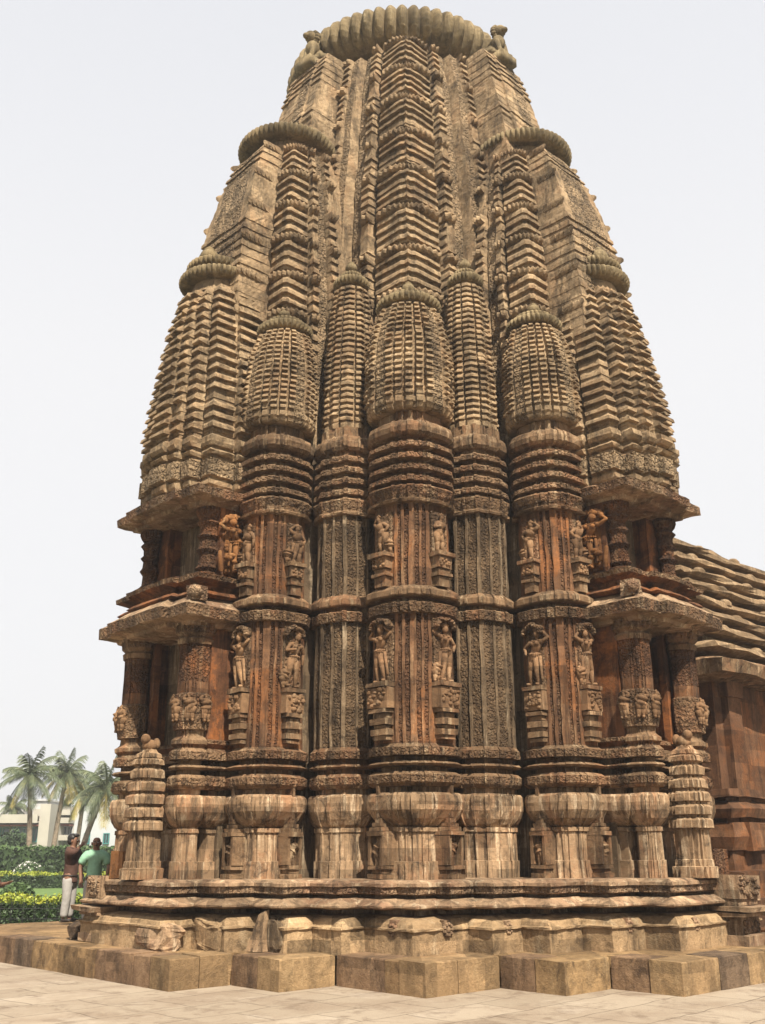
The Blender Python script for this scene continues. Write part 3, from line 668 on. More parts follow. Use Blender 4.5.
# ---- turrets
def ring_disc(name, c, r, z, h, nr, parent, mir=False, mats=('ring',), squash=1.):
    mb = MB(); prof = []
    for k in range(13):
        a = R(-90 + 180 * k / 12); prof.append((r - h * .62 + h * .62 * math.cos(a), z + h / 2 * math.sin(a), max(0, math.cos(a))))
    prof = [(max(.02, r - h * 1.1), z - h * .5, 0)] + prof + [(max(.02, r - h * 1.1), z + h * .5, 0)]
    mb.lathe(prof, nr * 8, c[0], c[1], 0, nr, min(.5, .9 * 3.14 * (r - .3 * h) / nr / r * 1.7)); return mb.build(name, list(mats), parent, False, mir)
def finial(name, c, z, r, parent, mir=False):
    mb = MB(); mb.lathe([(r * .5, z), (r * .55, z + r * .3), (r * .9, z + r * .55), (r, z + r), (r * .8, z + r * 1.5), (r * .45, z + r * 1.75), (r * .55, z + r * 1.9), (r * .2, z + r * 2.2)], 14, c[0], c[1], 0)
    return mb.build(name, ['ring'], parent, True, mir)

def bulb_outline():
    pts = []
    def seg(a, b, r, m, rib, mt=0): pts.append((a, r, m, rib, mt)); pts.append((b, r, m, rib, mt))
    rib = 1
    for a in (0, 13, 26):
        if a: seg(a - 4.2, a + 4.2, 1, 1, rib)
        else: pts.append((0, 1, 1, rib, 0)); pts.append((4.2, 1, 1, rib, 0))
        rib += 1
        seg(a + 4.4, a + 8.6, .925, 0, 0)
    pts[-1] = (31.5, .925, 0, 0, 0)
    seg(32, 48, .985, .12, 20, 1); seg(48.5, 52, .95, 0, 0); seg(52.5, 59, .985, 1, 21); seg(59.5, 64, .94, 0, 0); seg(64.5, 71, .97, 1, 22); seg(71.5, 76, .93, 0, 0); seg(76.5, 84, .96, 1, 23); seg(84.5, 90, .92, 0, 0); seg(91, 110, .93, .5, 24); pts.append((140, .85, 0, 0, 0))
    P = []
    for s, L in ((-1, pts[::-1][:-1]), (1, pts[1:] if False else pts)):
        for a, r, m, rb, mt in L: P.append((r * math.cos(R(a * s)), r * math.sin(R(a * s)), m, rb + (50 if s < 0 else 0), mt))
    n = len(P)
    return Outline([(*P[i][:4], 1 if P[i][4] == 1 and P[(i + 1) % n][4] == 1 else 0) for i in range(n)])
OB = bulb_outline()
def turret(c, r, z0, z1, mir, rows=17, lean=(-.10, -.10)):
    H = z1 - z0; L = []
    zs = [0, .12, .3, .5, .65, .8, .92, 1.0]; rs = [.98, 1.0, 1.0, .985, .93, .84, .73, .62]
    f = lambda z: interp((z - z0) / H, zs, rs); dxf = lambda z: tuple(l * ((z - z0) / H) ** 1.5 for l in lean)
    L += [LV(z0 - .03, .93, 0), LV(z0, .96, .02, 0), LV(z0 + .05, .97, .04), LV(z0 + .06, .97, .0), LV(z0 + .10, .98, .03), LV(z0 + .18, .98, .03)]
    p = (H - .2) / rows
    for k in range(rows):
        z = z0 + .2 + k * p
        L += [LV(z, f(z), 0, 0, 0, k, dxf(z)), LV(z + p * .28, f(z), 0, 0, 0, k, dxf(z)), LV(z + p * .30, f(z), 0, .065 * r / .75, 0, k, dxf(z)), LV(z + p * .62, f(z), 0, .055 * r / .75, 0, k, dxf(z)), LV(z + p * .98, f(z + p), 0, .006, 0, k, dxf(z))]
    L.append(LV(z1 + .02, .5, 0, dx=lean)); L.append(LV(z1 + .03, .45, 0, dx=lean))
    mb = MB(); loft(mb, OB, L, c, R(45), r, .005, .006, .15)
    o = mb.build('turret', ['tower', 'tower_carved'], T, mir=mir)
    cc = (c[0] + lean[0], c[1] + lean[1])
    mb = MB(); mb.lathe([(r * .5, z1), (r * .48, z1 + .12)], 20, *cc); mb.build('turret_neck', ['tower'], o, mir=mir)
    ring_disc('ribbed_disc', cc, r * .78, z1 + .14, .17, 34, o, mir)
    ring_disc('small_disc', cc, r * .55, z1 + .30, .11, 26, o, mir)
    finial('finial', (cc[0] + .1, cc[1] + .1), z1 + .34, r * .17, o, mir)
    return o
turret(KC, .79, 8.97, 11.22, False)
for m in (False, True): turret(AC, .69, 8.97, 10.98, m, 17, (-.12, -.06))

def chevron_outline():
    q = [(1.15, .0), (1.15, .16)]
    pts = []
    def strip(x, y0, y1, rib): pts.append((x, y0, 1, rib, 0)); pts.append((x, y1, 1, rib, 0))
    def groove(x, y0, y1): pts.append((x, y0, 0, 0, 0)); pts.append((x, y1, 0, 0, 0))
    strip(1.14, .0, .15, 1); groove(1.02, .155, .195); strip(1.07, .20, .40, 2); groove(.88, .405, .445); strip(.95, .45, .69, 3); groove(.70, .695, .735)
    pts.append((.76, .74, 1, 4, 0)); pts.append((.76, 1.0, 1, 4, 0)); pts.append((.30, 1.0, 1, 4, 0))
    pts.append((.29, .93, 0, 0, 0)); pts.append((.24, .93, 0, 0, 0)); pts.append((.23, 1.06, 1, 5, 0)); pts.append((-.2, 1.06, 1, 5, 0)); pts.append((-.9, 1.06, 0, 0, 0))
    neg = [(x, -y, m, rb + 30 if rb else 0, mt) for x, y, m, rb, mt in pts[::-1]]
    return neg[:-1] + pts[1:]
CH = chevron_outline()
def side_spire(mir):
    ol = Outline(CH, .13); L = []; z0, z1 = 7.80, 12.25
    f = lambda z: interp(z + .12, [7.8, 8.6, 9.4, 10.2, 11.0, 11.6, 12.0, 12.3], [1.0, 1.0, .985, .94, .85, .755, .67, .58]); kx, ky = (-.33, -.12) if mir else (0, 0)
    dx = lambda z: (interp(z, [7.8, 10, 12.3], [0, .0, .04]) + kx * interp(z, [8.6, 12], [0, 1]), ky * interp(z, [8.6, 12], [0, 1]))
    def A(z, off=0, tooth=0, row=0, mat=None): L.append(LV(z, f(z), off, tooth, 0, row, dx(z), mat))
    A(7.78, -.02); A(7.82, .02); A(7.9, .02); A(7.91, -.04); A(7.96, -.04)
    A(7.97, .0, .07, 900, 1); A(8.28, .0, .07, 900); A(8.30, -.02); A(8.36, -.04); A(8.37, 0, .05, 901); A(8.42, 0, .09, 901); A(8.47, 0, .02, 901); A(8.48, -.04); A(8.53, -.04); A(8.54, 0, .05, 902); A(8.60, 0, .10, 902); A(8.70, 0, .10, 902); A(8.74, 0, .03, 902); A(8.75, -.03); A(8.82, -.03)
    p = .196; z = 8.83; k = 0
    while z < 11.95:
        A(z, 0, 0, k); A(z + p * .26, 0, 0, k); A(z + p * .28, 0, .105, k); A(z + p * .62, 0, .095, k); A(z + p * .98, 0, .01, k); z += p; k += 1
    A(12.1, -.06); A(12.15, -.15)
    mb = MB(); loft(mb, ol, L, (5.17, 0), 0, 1.0, .006, .008, .14)
    if not mir: V = mb.v[0]; V[:, 1] -= .24 * np.clip((-V[:, 1]) / .35, 0, 1) * np.clip((12 - V[:, 2]) / 3, 0, 1)
    o = mb.build('side_spire', ['tower', 'tower_carved'], T, mir=mir); o['label'] = ('lower spire on the right flank' if mir else 'lower spire on the left flank')
    c = (5.30 + kx, ky); mb = MB(); mb.lathe([(.6, 12.0), (.5, 12.35)], 24, *c); mb.build('spire_neck', ['tower'], o, mir=mir)
    ring_disc('ribbed_disc', c, .80, 12.38, .23, 46, o, mir); ring_disc('small_disc', (c[0] + .08, c[1]), .60, 12.68, .19, 36, o, mir)
    finial('finial', (c[0] + .28, c[1]), 12.74, .2, o, mir)
for m in (False, True): side_spire(m)

def recess_spire(mir):
    ol = Outline([(x * .9 + .0, y * .62, m, rb, mt) for x, y, m, rb, mt in CH], .2); L = []
    ol2 = []
    def st(a, b, r, m, rib): ol2.append((a, r, m, rib)); ol2.append((b, r, m, rib))
    pts = [(0, 1.06, 1, 1), (14, .98, 1, 1), (14.5, .86, 0, 0), (19, .86, 0, 0), (19.5, .96, 1, 2), (30, 1.02, 1, 2), (42, .93, 1, 2), (42.5, .84, 0, 0), (47, .84, 0, 0), (47.5, .94, 1, 3), (58, .99, 1, 3), (70, .93, 1, 3), (70.5, .86, 0, 0), (80, .86, 0, 0), (82, .94, 1, 4), (105, .94, 1, 4), (140, .85, 0, 0)]
    P = [(r * math.cos(R(-a)), r * math.sin(R(-a)), m, rb + 30, 0) for a, r, m, rb in pts[::-1]][:-1] + [(r * math.cos(R(a)), r * math.sin(R(a)), m, rb, 0) for a, r, m, rb in pts]
    ol = Outline(P)
    f = lambda z: interp(z, [8.9, 10.2, 11.0, 11.6, 12.0], [1.0, .97, .9, .78, .66]); lean = lambda z: tuple(v * interp(z, [9, 12], [0, 1]) for v in (-.10, -.06))
    L += [LV(8.88, 1, -.05), LV(8.92, 1, -.03), LV(8.93, 1, .03), LV(9.02, 1, .04), LV(9.03, 1, 0)]
    z = 9.04; p = .118; k = 0
    while z < 11.95:
        for q, t in ((0, 0), (.26, 0), (.28, .055), (.6, .05), (.98, .004)): L.append(LV(z + p * q, f(z), 0, t, 0, k, lean(z)))
        z += p; k += 1
    L += [LV(12.0, .55, dx=lean(12)), LV(12.05, .4, dx=lean(12))]
    mb = MB(); loft(mb, ol, L, JC, R(45), .46, .004, .004, .14)
    o = mb.build('recess_spire', ['tower'], T, mir=mir); c = (JC[0] - .1, JC[1] - .06)
    mb = MB(); mb.lathe([(.22, 11.95), (.2, 12.2)], 16, *c); mb.build('spire_neck', ['tower'], o, mir=mir)
    ring_disc('ribbed_disc', c, .36, 12.18, .19, 26, o, mir); ring_disc('small_disc', c, .22, 12.36, .11, 20, o, mir); finial('finial', (c[0] + .05, c[1] + .05), 12.40, .12, o, mir)
for m in (False, True): recess_spire(m)

# ---- upper flank spires and the main spire: banded strips with ribbed discs at every storey
def storey_levels(z0, z1, mod, band, f, dx, tooth, discs=.10, toff=0.):
    L = []; nm = int(round((z1 - z0) / mod)); mod = (z1 - z0) / nm; row = 0
    for k in range(nm):
        a = z0 + k * mod; dh = .20; nb = max(2, int(round((mod - dh) / band))); bh = (mod - dh) / nb
        for j in range(nb):
            z = a + j * bh
            for q, t in ((0, 0), (.26, 0), (.28, 1.), (.62, .92), (.98, .12)): L.append(LV(z + bh * q, f(z + bh * q), 0, tooth * t, 0, row, dx(z)))
            row += 1
        z = a + mod - dh
        for q, t, d in ((.02, .1, .001), (.06, .7, discs * .7), (.25, 1.0, discs * 1.2), (.5, 1.05, discs * 1.35), (.75, 1.0, discs * 1.1), (.9, .6, discs * .5), (.97, .1, .001)): L.append(LV(z + dh * q, f(z + dh * q), 0, tooth * t, d, row, dx(z)))
        row += 1
    return L
def main_outline():
    h = []
    def add(pts): h.extend(pts)
    add([(1.41, 0, .35, 1, 1), (1.41, .15, .35, 1, 0), (1.39, .155, .45, 2, 0), (1.39, .28, .5, 2, 0), (1.17, .285, .45, 2, 0), (1.12, .285, 0, 0, 0)])
    add([(1.14, .30, .6, 3, 0), (1.14, .37, .6, 3, 0), (1.11, .375, 0, 0, 1), (1.11, .46, 0, 0, 0), (.97, .465, 0, 0, 0), (.97, .485, 0, 0, 0)])
    add([(1.03, .49, 0, 0, 1), (1.03, .595, 0, 0, 0), (1.055, .60, .7, 5, 0), (1.055, .675, .7, 5, 0), (.88, .68, 0, 0, 0), (.88, .70, 0, 0, 0)])
    add([(1.0, .705, 1, 7, 0), (1.0, .93, 1, 7, 0), (.985, .955, 1, 7, 0), (.985, .985, 1, 7, 0)])
    m = [(y, x, a, rb + 40 if rb else 0, 0) for x, y, a, rb, mt in h[::-1]]
    # carved panels on the mirrored half
    for i in range(len(m) - 1):
        if (abs(m[i][1] - 1.03) < 1e-6 and abs(m[i + 1][1] - 1.03) < 1e-6) or (abs(m[i][1] - 1.11) < 1e-6 and abs(m[i + 1][1] - 1.11) < 1e-6): m[i] = (*m[i][:4], 1)
    q = h + m[:-1]; full = []
    for k in range(4):
        c, s = round(math.cos(k * math.pi / 2)), round(math.sin(k * math.pi / 2))
        full += [(x * c - y * s, x * s + y * c, a, rb + 80 * k if rb else 0, mt) for x, y, a, rb, mt in q]
    return full
MW_Z = [8.5, 10.5, 12.0, 13.5, 15.0, 16.5, 17.6, 18.4, 19.0, 19.3]; MW_S = [3.15, 3.12, 3.07, 2.98, 2.86, 2.70, 2.55, 2.42, 2.30, 2.2]
fm = lambda z: interp(z, MW_Z, MW_S)
L = [LV(8.6, fm(8.6)), LV(11.0, fm(11.0))] + storey_levels(11.05, 19.2, 1.02, .205, fm, lambda z: (0, 0), .085, .10) + [LV(19.24, fm(19.2) * .9), LV(19.3, fm(19.2) * .6)]
BL = []
for k in range(4):
    for rb in (1, 2, 41, 42): BL += [(rb + 80 * k, 10, 17.0, .15), (rb + 80 * k, 17.4, 18.2, .2)]
    for rb in (5, 45): BL += [(rb + 80 * k, 13.2, 13.9, 0), (rb + 80 * k, 15.7, 16.3, 0), (rb + 80 * k, 17.6, 17.9, 0)]
    for rb in (3, 43): BL += [(rb + 80 * k, 14.0, 15.2, 0), (rb + 80 * k, 16.6, 17.2, 0)]
mb = MB(); loft(mb, Outline(main_outline(), .026), L, (0, 0), 0, 1., .004, .010, .2, BL, True, 1.31)
mb.build('main_spire', ['tower', 'tower_carved'], T)

def flank_outline():
    h = [(1.54, 0, .35, 1, 1), (1.54, .42, .35, 1, 0), (1.53, .45, .4, 2, 0), (1.53, .60, .5, 2, 0), (1.2, .60, .6, 2, 0), (.93, .605, 0, 0, 0), (.93, .63, 0, 0, 0),
         (1.0, .64, 1, 3, 0), (1.0, .95, 1, 3, 0), (.96, 1.0, 1, 3, 0), (.62, 1.0, 1, 3, 0), (.615, .93, 0, 0, 0), (.585, .93, 0, 0, 0),
         (.58, 1.09, .7, 5, 0), (.48, 1.09, .7, 5, 0), (.475, 1.06, 0, 0, 1), (.3, 1.06, 0, 0, 0), (.295, .98, 0, 0, 0), (.265, .98, 0, 0, 0), (.26, 1.12, .6, 6, 0), (.12, 1.12, .6, 6, 0), (.1, 1.08, 0, 0, 0), (-1.0, 1.05, 0, 0, 0)]
    neg = [(x, -y, m, rb + 30 if rb else 0, 1 if (x == 1.54 and y > 0) else 0) for x, y, m, rb, mt in h[::-1]]
    return neg[:-1] + h
def flank_spire(mir):
    kx, ky = (-.30, -.22) if mir else (0, 0)
    f = lambda z: interp(z, [8.5, 11, 12.2, 13.2, 14.2, 15.0, 15.6, 16.0], [1.42, 1.38, 1.36, 1.31, 1.21, 1.09, .95, .82])
    L = [LV(8.6, f(8.6)), LV(10.7, f(10.7))] + storey_levels(10.75, 15.95, .80, .205, f, lambda z: (kx * interp(z, [11, 15.9], [0, 1]), ky * interp(z, [11, 15.9], [0, 1])), .085, .10) + [LV(15.98, .7, dx=(kx, ky)), LV(16.0, .5, dx=(kx, ky))]
    BL = [(rb, a_, b_, k_) for rb in (1, 2, 31, 32) for a_, b_, k_ in ((13.75, 15.2, .0), (10, 12.3, .3))] + [(rb, 12.9, 13.5, 0) for rb in (5, 35)] + [(rb, 14.2, 14.9, 0) for rb in (6, 36)]
    mb = MB(); loft(mb, Outline(flank_outline(), .045), L, (3.33, 0), 0, 1., .004, .009, .2, BL, True, 1.27)
    o = mb.build('upper_flank_spire', ['tower', 'tower_carved'], T, mir=mir)
    o['label'] = 'upper spire on the right flank' if mir else 'upper spire on the left flank'
    c = (3.72 + kx, ky); mb = MB(); mb.lathe([(.8, 15.7), (.75, 16.25)], 28, *c); mb.build('spire_neck', ['tower'], o, mir=mir)
    ring_disc('ribbed_disc', c, 1.10, 16.33, .30, 58, o, mir)
    finial('finial', (c[0] + .3, c[1]), 16.55, .24, o, mir)
for m in (False, True): flank_spire(m)

# ---- crown: neck, great ribbed disc, seated lions
mb = MB(); mb.lathe([(2.3, 18.8), (2.15, 19.3), (2.1, 20.0), (2.2, 20.3)], 40); mb.build('crown_neck', ['tower'], T)
ring_disc('crown_disc', (.09, -.09), 2.95, 20.05, 1.15, 62, T)
mb = MB(); mb.lathe([(2.3, 20.5), (1.8, 20.75), (.6, 20.9)], 40); mb.build('crown_cap', ['ring'], T, True)
def lion(x, y, z, th, s):
    mb = MB(); T_ = Matrix.Translation((x, y, z)) @ Matrix.Rotation(th, 4, 'Z') @ Matrix.Scale(s, 4)
    mb.blob((-.12, 0, .3), (.26, .22, .32), T=T_); mb.blob((.08, 0, .55), (.2, .2, .26), T=T_)
    mb.blob((.16, 0, .92), (.17, .16, .17), T=T_); mb.blob((.31, 0, .87), (.1, .09, .08), T=T_)
    for k in range(14):
        a = 2 * math.pi * k / 14; mb.blob((.06, .17 * math.cos(a), .92 + .18 * math.sin(a)), (.09, .06, .06), seg=5, T=T_)
    for q in (-1, 1):
        capsule(mb, (.14, q * .13, .55), (.26, q * .14, .05), .075, .06, T_); capsule(mb, (.27, q * .14, .04), (.38, q * .14, .04), .06, .05, T_)
        capsule(mb, (-.15, q * .2, .25), (.1, q * .24, .16), .14, .09, T_); capsule(mb, (.1, q * .24, .12), (.22, q * .24, .04), .07, .05, T_)
        mb.blob((.1, q * .11, 1.06), (.04, .04, .06), seg=5, T=T_)
    mb.box(-.4, .42, -.3, .3, -.25, .02, 0, T_, .01)
    return mb.build('crouching_lion', ['ring'], T, True)
lion(3.02, 0, 19.25, 0, .88); lion(0, 3.02, 19.25, R(90), .88)

# ---- plinth details: corner blocks, medallions, broken stones
def corner_block(mir):
    mb = MB(); y0, y1 = (-1.22, -.74) if not mir else (-.80, -.15); k = 6.42 if not mir else 6.75
    mb.box(5.9, k, y0, y1, 1.06, 1.40, 0, jit=.02); mb.box(5.9, k - .05, y0 + .02, y1 - .02, .96, 1.05, 0, jit=.02)
    mb.box(5.9, k + .22, y0 - .06, y1 + .12, .88, .95, 0, jit=.025); mb.box(5.9, k + .1, y0 - .02, y1 + .1, .80, .87, 0, jit=.02); mb.box(5.9, k - .05, y0 + .05, y1 - .05, .56, .795, 0, jit=.01); mb.box(5.9, k + .08, y0, y1 + .04, TZ, .555, 0, jit=.02)
    for q in range(24): mb.blob((k, random.uniform(y0 + .05, y1 - .05), random.uniform(1.1, 1.36)), (.05, random.uniform(.03, .06), random.uniform(.03, .06)), 1, 5)
    for q in range(14): mb.blob((k - .05, random.uniform(y0 + .1, y1 - .1), random.uniform(.6, .77)), (.05, .05, .05), 1, 5)
    mb.build('corner_block', ['bench', 'bench_carved'], plinth, mir=mir)
corner_block(False); corner_block(True)
def medal(a, b, z, th, r, name='medallion'):
    T_ = Matrix.Translation((a, b, z)) @ Matrix.Rotation(th, 4, 'Z'); mb = MB()
    mb.blob((0, 0, 0), (.05, r * .45, r * .5), 0, 6, T_)
    for k in range(9):
        an = 2 * math.pi * k / 9; mb.blob((0, math.cos(an) * r * .7, math.sin(an) * r * .7 + .0), (.05, r * .3, r * .3), 0, 5, T_)
    mb.box(-.08, .012, -r * .7, r * .7, r * .5, r * 1.3, 0, T_, .015)
    mb.build(name, ['bench'], plinth)
for (a, b, th) in ((4.41, 3.95, 0), (3.8, 4.41, 90), (3.04, 4.87, 90), (5.37, 2.2, 0), (1.55, 5.89, 90), (.7, 6.46, 90)):
    medal(a, b, .72, R(th), random.uniform(.075, .105))
def rock(name, c, r, mat, parent, seed, rot=0):
    rg = np.random.default_rng(seed); mb = MB(); mb.blob((0, 0, 0), (1, 1, 1), 0, 16); V = mb.v[0]
    V = np.sign(V) * np.abs(V) ** .45; V += .07 * np.sin(V @ rg.normal(0, 5, (3, 3)) + 1) + .16 * np.sin(V @ rg.normal(0, 1.6, (3, 3)) + rg.uniform(0, 6, 3)) + rg.normal(0, .025, V.shape)
    c_, s_ = math.cos(rot), math.sin(rot); V = V * np.array(r); V = np.column_stack([V[:, 0] * c_ - V[:, 1] * s_, V[:, 0] * s_ + V[:, 1] * c_, V[:, 2]]) + np.array(c)
    mb.v[0] = V; return mb.build(name, [mat], parent)
rock('worn_base_stone', (5.82, 1.60, .62), (.13, .34, .24), 'base_course', plinth, 3)
rock('worn_base_stone', (6.32, .95, .58), (.2, .36, .18), 'bench', plinth, 5)
rock('worn_base_stone', (5.34, 2.5, .62), (.09, .18, .24), 'dark', plinth, 9)
mb = MB(); V = np.array([(.28, .10, 0)] * 8) + np.array([(5.12, 2.30, TZ), (5.12, 2.0, TZ), (5.35, 2.06, TZ), (5.30, 2.34, TZ), (5.10, 2.26, .97), (5.12, 2.12, .93), (5.2, 2.14, .9), (5.17, 2.25, .95)])
mb.add(V, [(3, 2, 1, 0), (4, 5, 6, 7), (0, 1, 5, 4), (1, 2, 6, 5), (2, 3, 7, 6), (3, 0, 4, 7)]); mb.build('leaning_slab', ['base'], plinth)
fs = rock('rough_boulder', (0, 0, 0), (.22, .2, .15), 'terrace_grey', None, 21, .6); fs.location = W(6.15, -1.75, TZ + .1)
tag(fs, 'rough grey brown stone lying on the platform at the brown shirted man\'s feet', 'stone')

# ------------------------------------------------------------------ the hall behind on the right
H = empty('temple_hall', W(-8.2, 0), TROT)
tag(H, 'reddish stone hall with a stepped pyramid roof beyond the right flank of the tower', 'temple hall')
hh = 5.3
def sq(h, n=1): return [(h, -h), (h, h), (-h, h), (-h, -h)]
def hall_plan():
    q = []
    for k in range(4):
        c, s = round(math.cos(k * math.pi / 2)), round(math.sin(k * math.pi / 2))
        for x, y in ((hh - .5, -hh + .0), (hh - .5, -hh + .5)): pass
    return sq(hh)
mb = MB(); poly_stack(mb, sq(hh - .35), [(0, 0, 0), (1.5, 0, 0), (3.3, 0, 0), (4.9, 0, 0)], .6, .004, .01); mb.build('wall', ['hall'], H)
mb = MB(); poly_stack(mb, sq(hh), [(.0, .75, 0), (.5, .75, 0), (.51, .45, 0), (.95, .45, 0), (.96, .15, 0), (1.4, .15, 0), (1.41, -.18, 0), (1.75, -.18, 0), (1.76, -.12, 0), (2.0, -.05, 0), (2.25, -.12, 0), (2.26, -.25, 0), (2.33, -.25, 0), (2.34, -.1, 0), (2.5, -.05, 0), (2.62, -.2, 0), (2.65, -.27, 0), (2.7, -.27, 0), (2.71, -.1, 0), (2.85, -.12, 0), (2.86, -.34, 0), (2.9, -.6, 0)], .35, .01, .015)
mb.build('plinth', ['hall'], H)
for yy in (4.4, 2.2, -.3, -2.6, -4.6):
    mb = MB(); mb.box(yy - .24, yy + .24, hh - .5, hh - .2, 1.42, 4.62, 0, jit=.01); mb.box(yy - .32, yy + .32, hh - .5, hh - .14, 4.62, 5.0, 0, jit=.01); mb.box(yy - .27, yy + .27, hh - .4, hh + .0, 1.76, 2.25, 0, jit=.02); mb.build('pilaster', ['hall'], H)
mb = MB(); z = 4.78; r = hh + .35
poly_stack(mb, sq(r), [(4.9, -.5, 0), (4.95, -.05, 0), (5.20, 0, 0), (5.26, -.1, 0), (5.29, -.9, 0)], .4, .02, .015); mb.build('cornice', ['band'], H); mb = MB()  # cornice colour darkened for the shadow it lies in
z = 5.3; r = hh + .1; hh_ = .40
for k in range(12):
    if k == 8: r -= 2.3; z -= .15
    if k > 8: r -= .55
    if r < .6: break
    poly_stack(mb, sq(r), [(z, -.34, 0), (z + .13, -.32, 0), (z + .14, -.03, 0), (z + .19, .02, 0), (z + .27, 0, 0), (z + .30, -.06, 0), (z + .40, -.36, 0), (z + .42, -.7, 0)], .55, .026, .012)
    for q in range(4):
        yy = -r + (q + .5 + random.uniform(-.25, .25)) * r / 2
        mb.blob((yy, r - .12, z + .27), (.2, .13, .12), 0, 5); mb.blob((r - .12, yy, z + .27), (.13, .2, .12), 0, 5)
    z += hh_; r -= .24
mb.build('roof', ['hall_roof'], H)

# ------------------------------------------------------------------ people
def skin_mesh(name, V, E, root=0, sub=2):
    me = bpy.data.meshes.new(name); me.from_pydata([v[:3] for v in V], E, []); o = bpy.data.objects.new(name, me); COL.objects.link(o)
    md = o.modifiers.new('s', 'SKIN'); md.use_smooth_shade = True
    for i, v in enumerate(V):
        sv = me.skin_vertices[0].data[i]; r = v[3]; sv.radius = (r, r) if np.isscalar(r) else r; sv.use_root = (i == root)
    o.modifiers.new('u', 'SUBSURF').levels = sub; o.modifiers['u'].render_levels = sub
    dg = bpy.context.evaluated_depsgraph_get(); dg.update()
    out_ = bpy.data.meshes.new_from_object(o.evaluated_get(dg)); bpy.data.objects.remove(o); out_.name = name
    return out_
def chain(V, E, pts, start=None):
    prev = start
    for p in pts:
        V.append(p); i = len(V) - 1
        if prev is not None: E.append((prev, i))
        prev = i
    return prev
def person(loc, rz, h, label, shirt, arms, hair='full', group=None, twist=0.):
    """figure looks along +X of its own frame; arms: ((elbow, wrist), (elbow, wrist)) for y=+ and y=- as unit-height points"""
    P = empty('person', loc, rz); tag(P, label, 'person', group)
    S = h
    def s(x, y, z, r): return (x * S, y * S, z * S, (r * S) if np.isscalar(r) else (r[0] * S, r[1] * S))
    V, E = [], []
    pel = chain(V, E, [s(0, 0, .52, .075)])
    ch = chain(V, E, [s(0, 0, .60, .07), s(.005, 0, .70, .078)], pel); top = chain(V, E, [s(0, 0, .79, .06)], ch)
    nk = chain(V, E, [s(.0, 0, .845, .034), s(.012, 0, .875, .04)], top)
    hd = chain(V, E, [s(.018, 0, .92, (.052, .058)), s(.01, 0, .965, .05), s(.005, 0, .99, .028)], nk)
    ends = []
    for sg, (el, wr) in zip((1, -1), arms):
        sh = chain(V, E, [s(0, sg * .105, .805, .038), s(*[(a + b) / 2 for a, b in zip((0, sg * .12, .79), el)], .031), s(*el, .026), s(*[(a + b) / 2 for a, b in zip(el, wr)], .024), s(*wr, .017)], top)
        d = (Vector(wr) - Vector(el)).normalized(); side = d.cross(Vector((0, 0, 1))); side = side.normalized() if side.length > .1 else Vector((0, 1, 0))
        pm = chain(V, E, [s(*(Vector(wr) + d * .03), .021)], sh)
        for q, (a, l) in enumerate(((-.021, .042), (-.007, .05), (.008, .047), (.021, .037))):
            b0 = Vector(wr) + d * .052 + side * a; cv = d.cross(side) * -.012
            chain(V, E, [s(*b0, .0065), s(*(b0 + d * l * .5 + cv * .4), .006), s(*(b0 + d * l + cv), .0045)], pm)
        b0 = Vector(wr) + d * .015 - side * .022; chain(V, E, [s(*b0, .008), s(*(b0 + d * .025 - side * .012), .006)], sh)
    for sg in (1, -1):
        lg = chain(V, E, [s(.0, sg * .055, .48, .06), s(.01, sg * .06, .38, .052), s(.015, sg * .06, .28, .042), s(.0, sg * .06, .17, .038), s(-.01, sg * .06, .045, .024), s(-.012, sg * .06, .022, .022)], pel)
        chain(V, E, [s(.04, sg * .066, .018, .02), s(.09, sg * .075, .014, .014)], lg)
    me = skin_mesh('person_body', V, E)
    mb = MB()   # nose, lips and ears belong to the body
    mb.blob((.078 * S, 0, .915 * S), (.014 * S, .011 * S, .02 * S), 0, 6); mb.blob((.066 * S, 0, .885 * S), (.012 * S, .02 * S, .006 * S), 0, 6)
    for sg in (-1, 1): mb.blob((.012 * S, sg * .058 * S, .918 * S), (.012 * S, .008 * S, .02 * S), 0, 6)
    fm_ = mb.mesh('f'); bm = bmesh.new(); bm.from_mesh(me); bm.from_mesh(fm_); bm.to_mesh(me); bm.free(); bpy.data.meshes.remove(fm_)
    body = link('body', me, ['skin'], P, True)
    for sg in (-1, 1):
        mb = MB(); mb.blob((.064 * S, sg * .022 * S, .93 * S), (.008 * S, .01 * S, .006 * S), 0, 6); mb.blob((.07 * S, sg * .022 * S, .93 * S), (.004 * S, .005 * S, .005 * S), 1, 5); mb.build('eye', ['eye', 'hair'], P, True)
        mb = MB(); mb.blob((.066 * S, sg * .022 * S, .944 * S), (.008 * S, .016 * S, .004 * S), 0, 5); mb.build('eyebrow', ['hair'], P, True)
    if hair == 'bald': mb = MB(); mb.blob((.073 * S, 0, .897 * S), (.012 * S, .026 * S, .006 * S), 0, 6); mb.build('moustache', ['hair'], P, True)
    mb = MB()
    if hair == 'full':
        mb.blob((-.012 * S, 0, .955 * S), (.066 * S, .063 * S, .056 * S), 0, 10); mb.blob((-.03 * S, 0, .92 * S), (.045 * S, .06 * S, .05 * S), 0, 8); mb.blob((.03 * S, 0, .985 * S), (.04 * S, .05 * S, .024 * S), 0, 8)
    else:
        mb.blob((-.025 * S, 0, .915 * S), (.04 * S, .062 * S, .035 * S), 0, 8)
    mb.build('hair', ['hair'], P, True)
    # shirt
    V, E = [], []
    pel = chain(V, E, [s(0, 0, .43, (.104, .1)), s(0, 0, .455, (.102, .1)), s(0, 0, .49, (.098, .095)), s(0, 0, .53, (.09, .098)), s(0.005, 0, .62, (.088, .098)), s(.008, 0, .71, (.09, .105)), s(0, 0, .785, (.078, .1))]); chain(V, E, [s(0, 0, .838, .045)], pel)
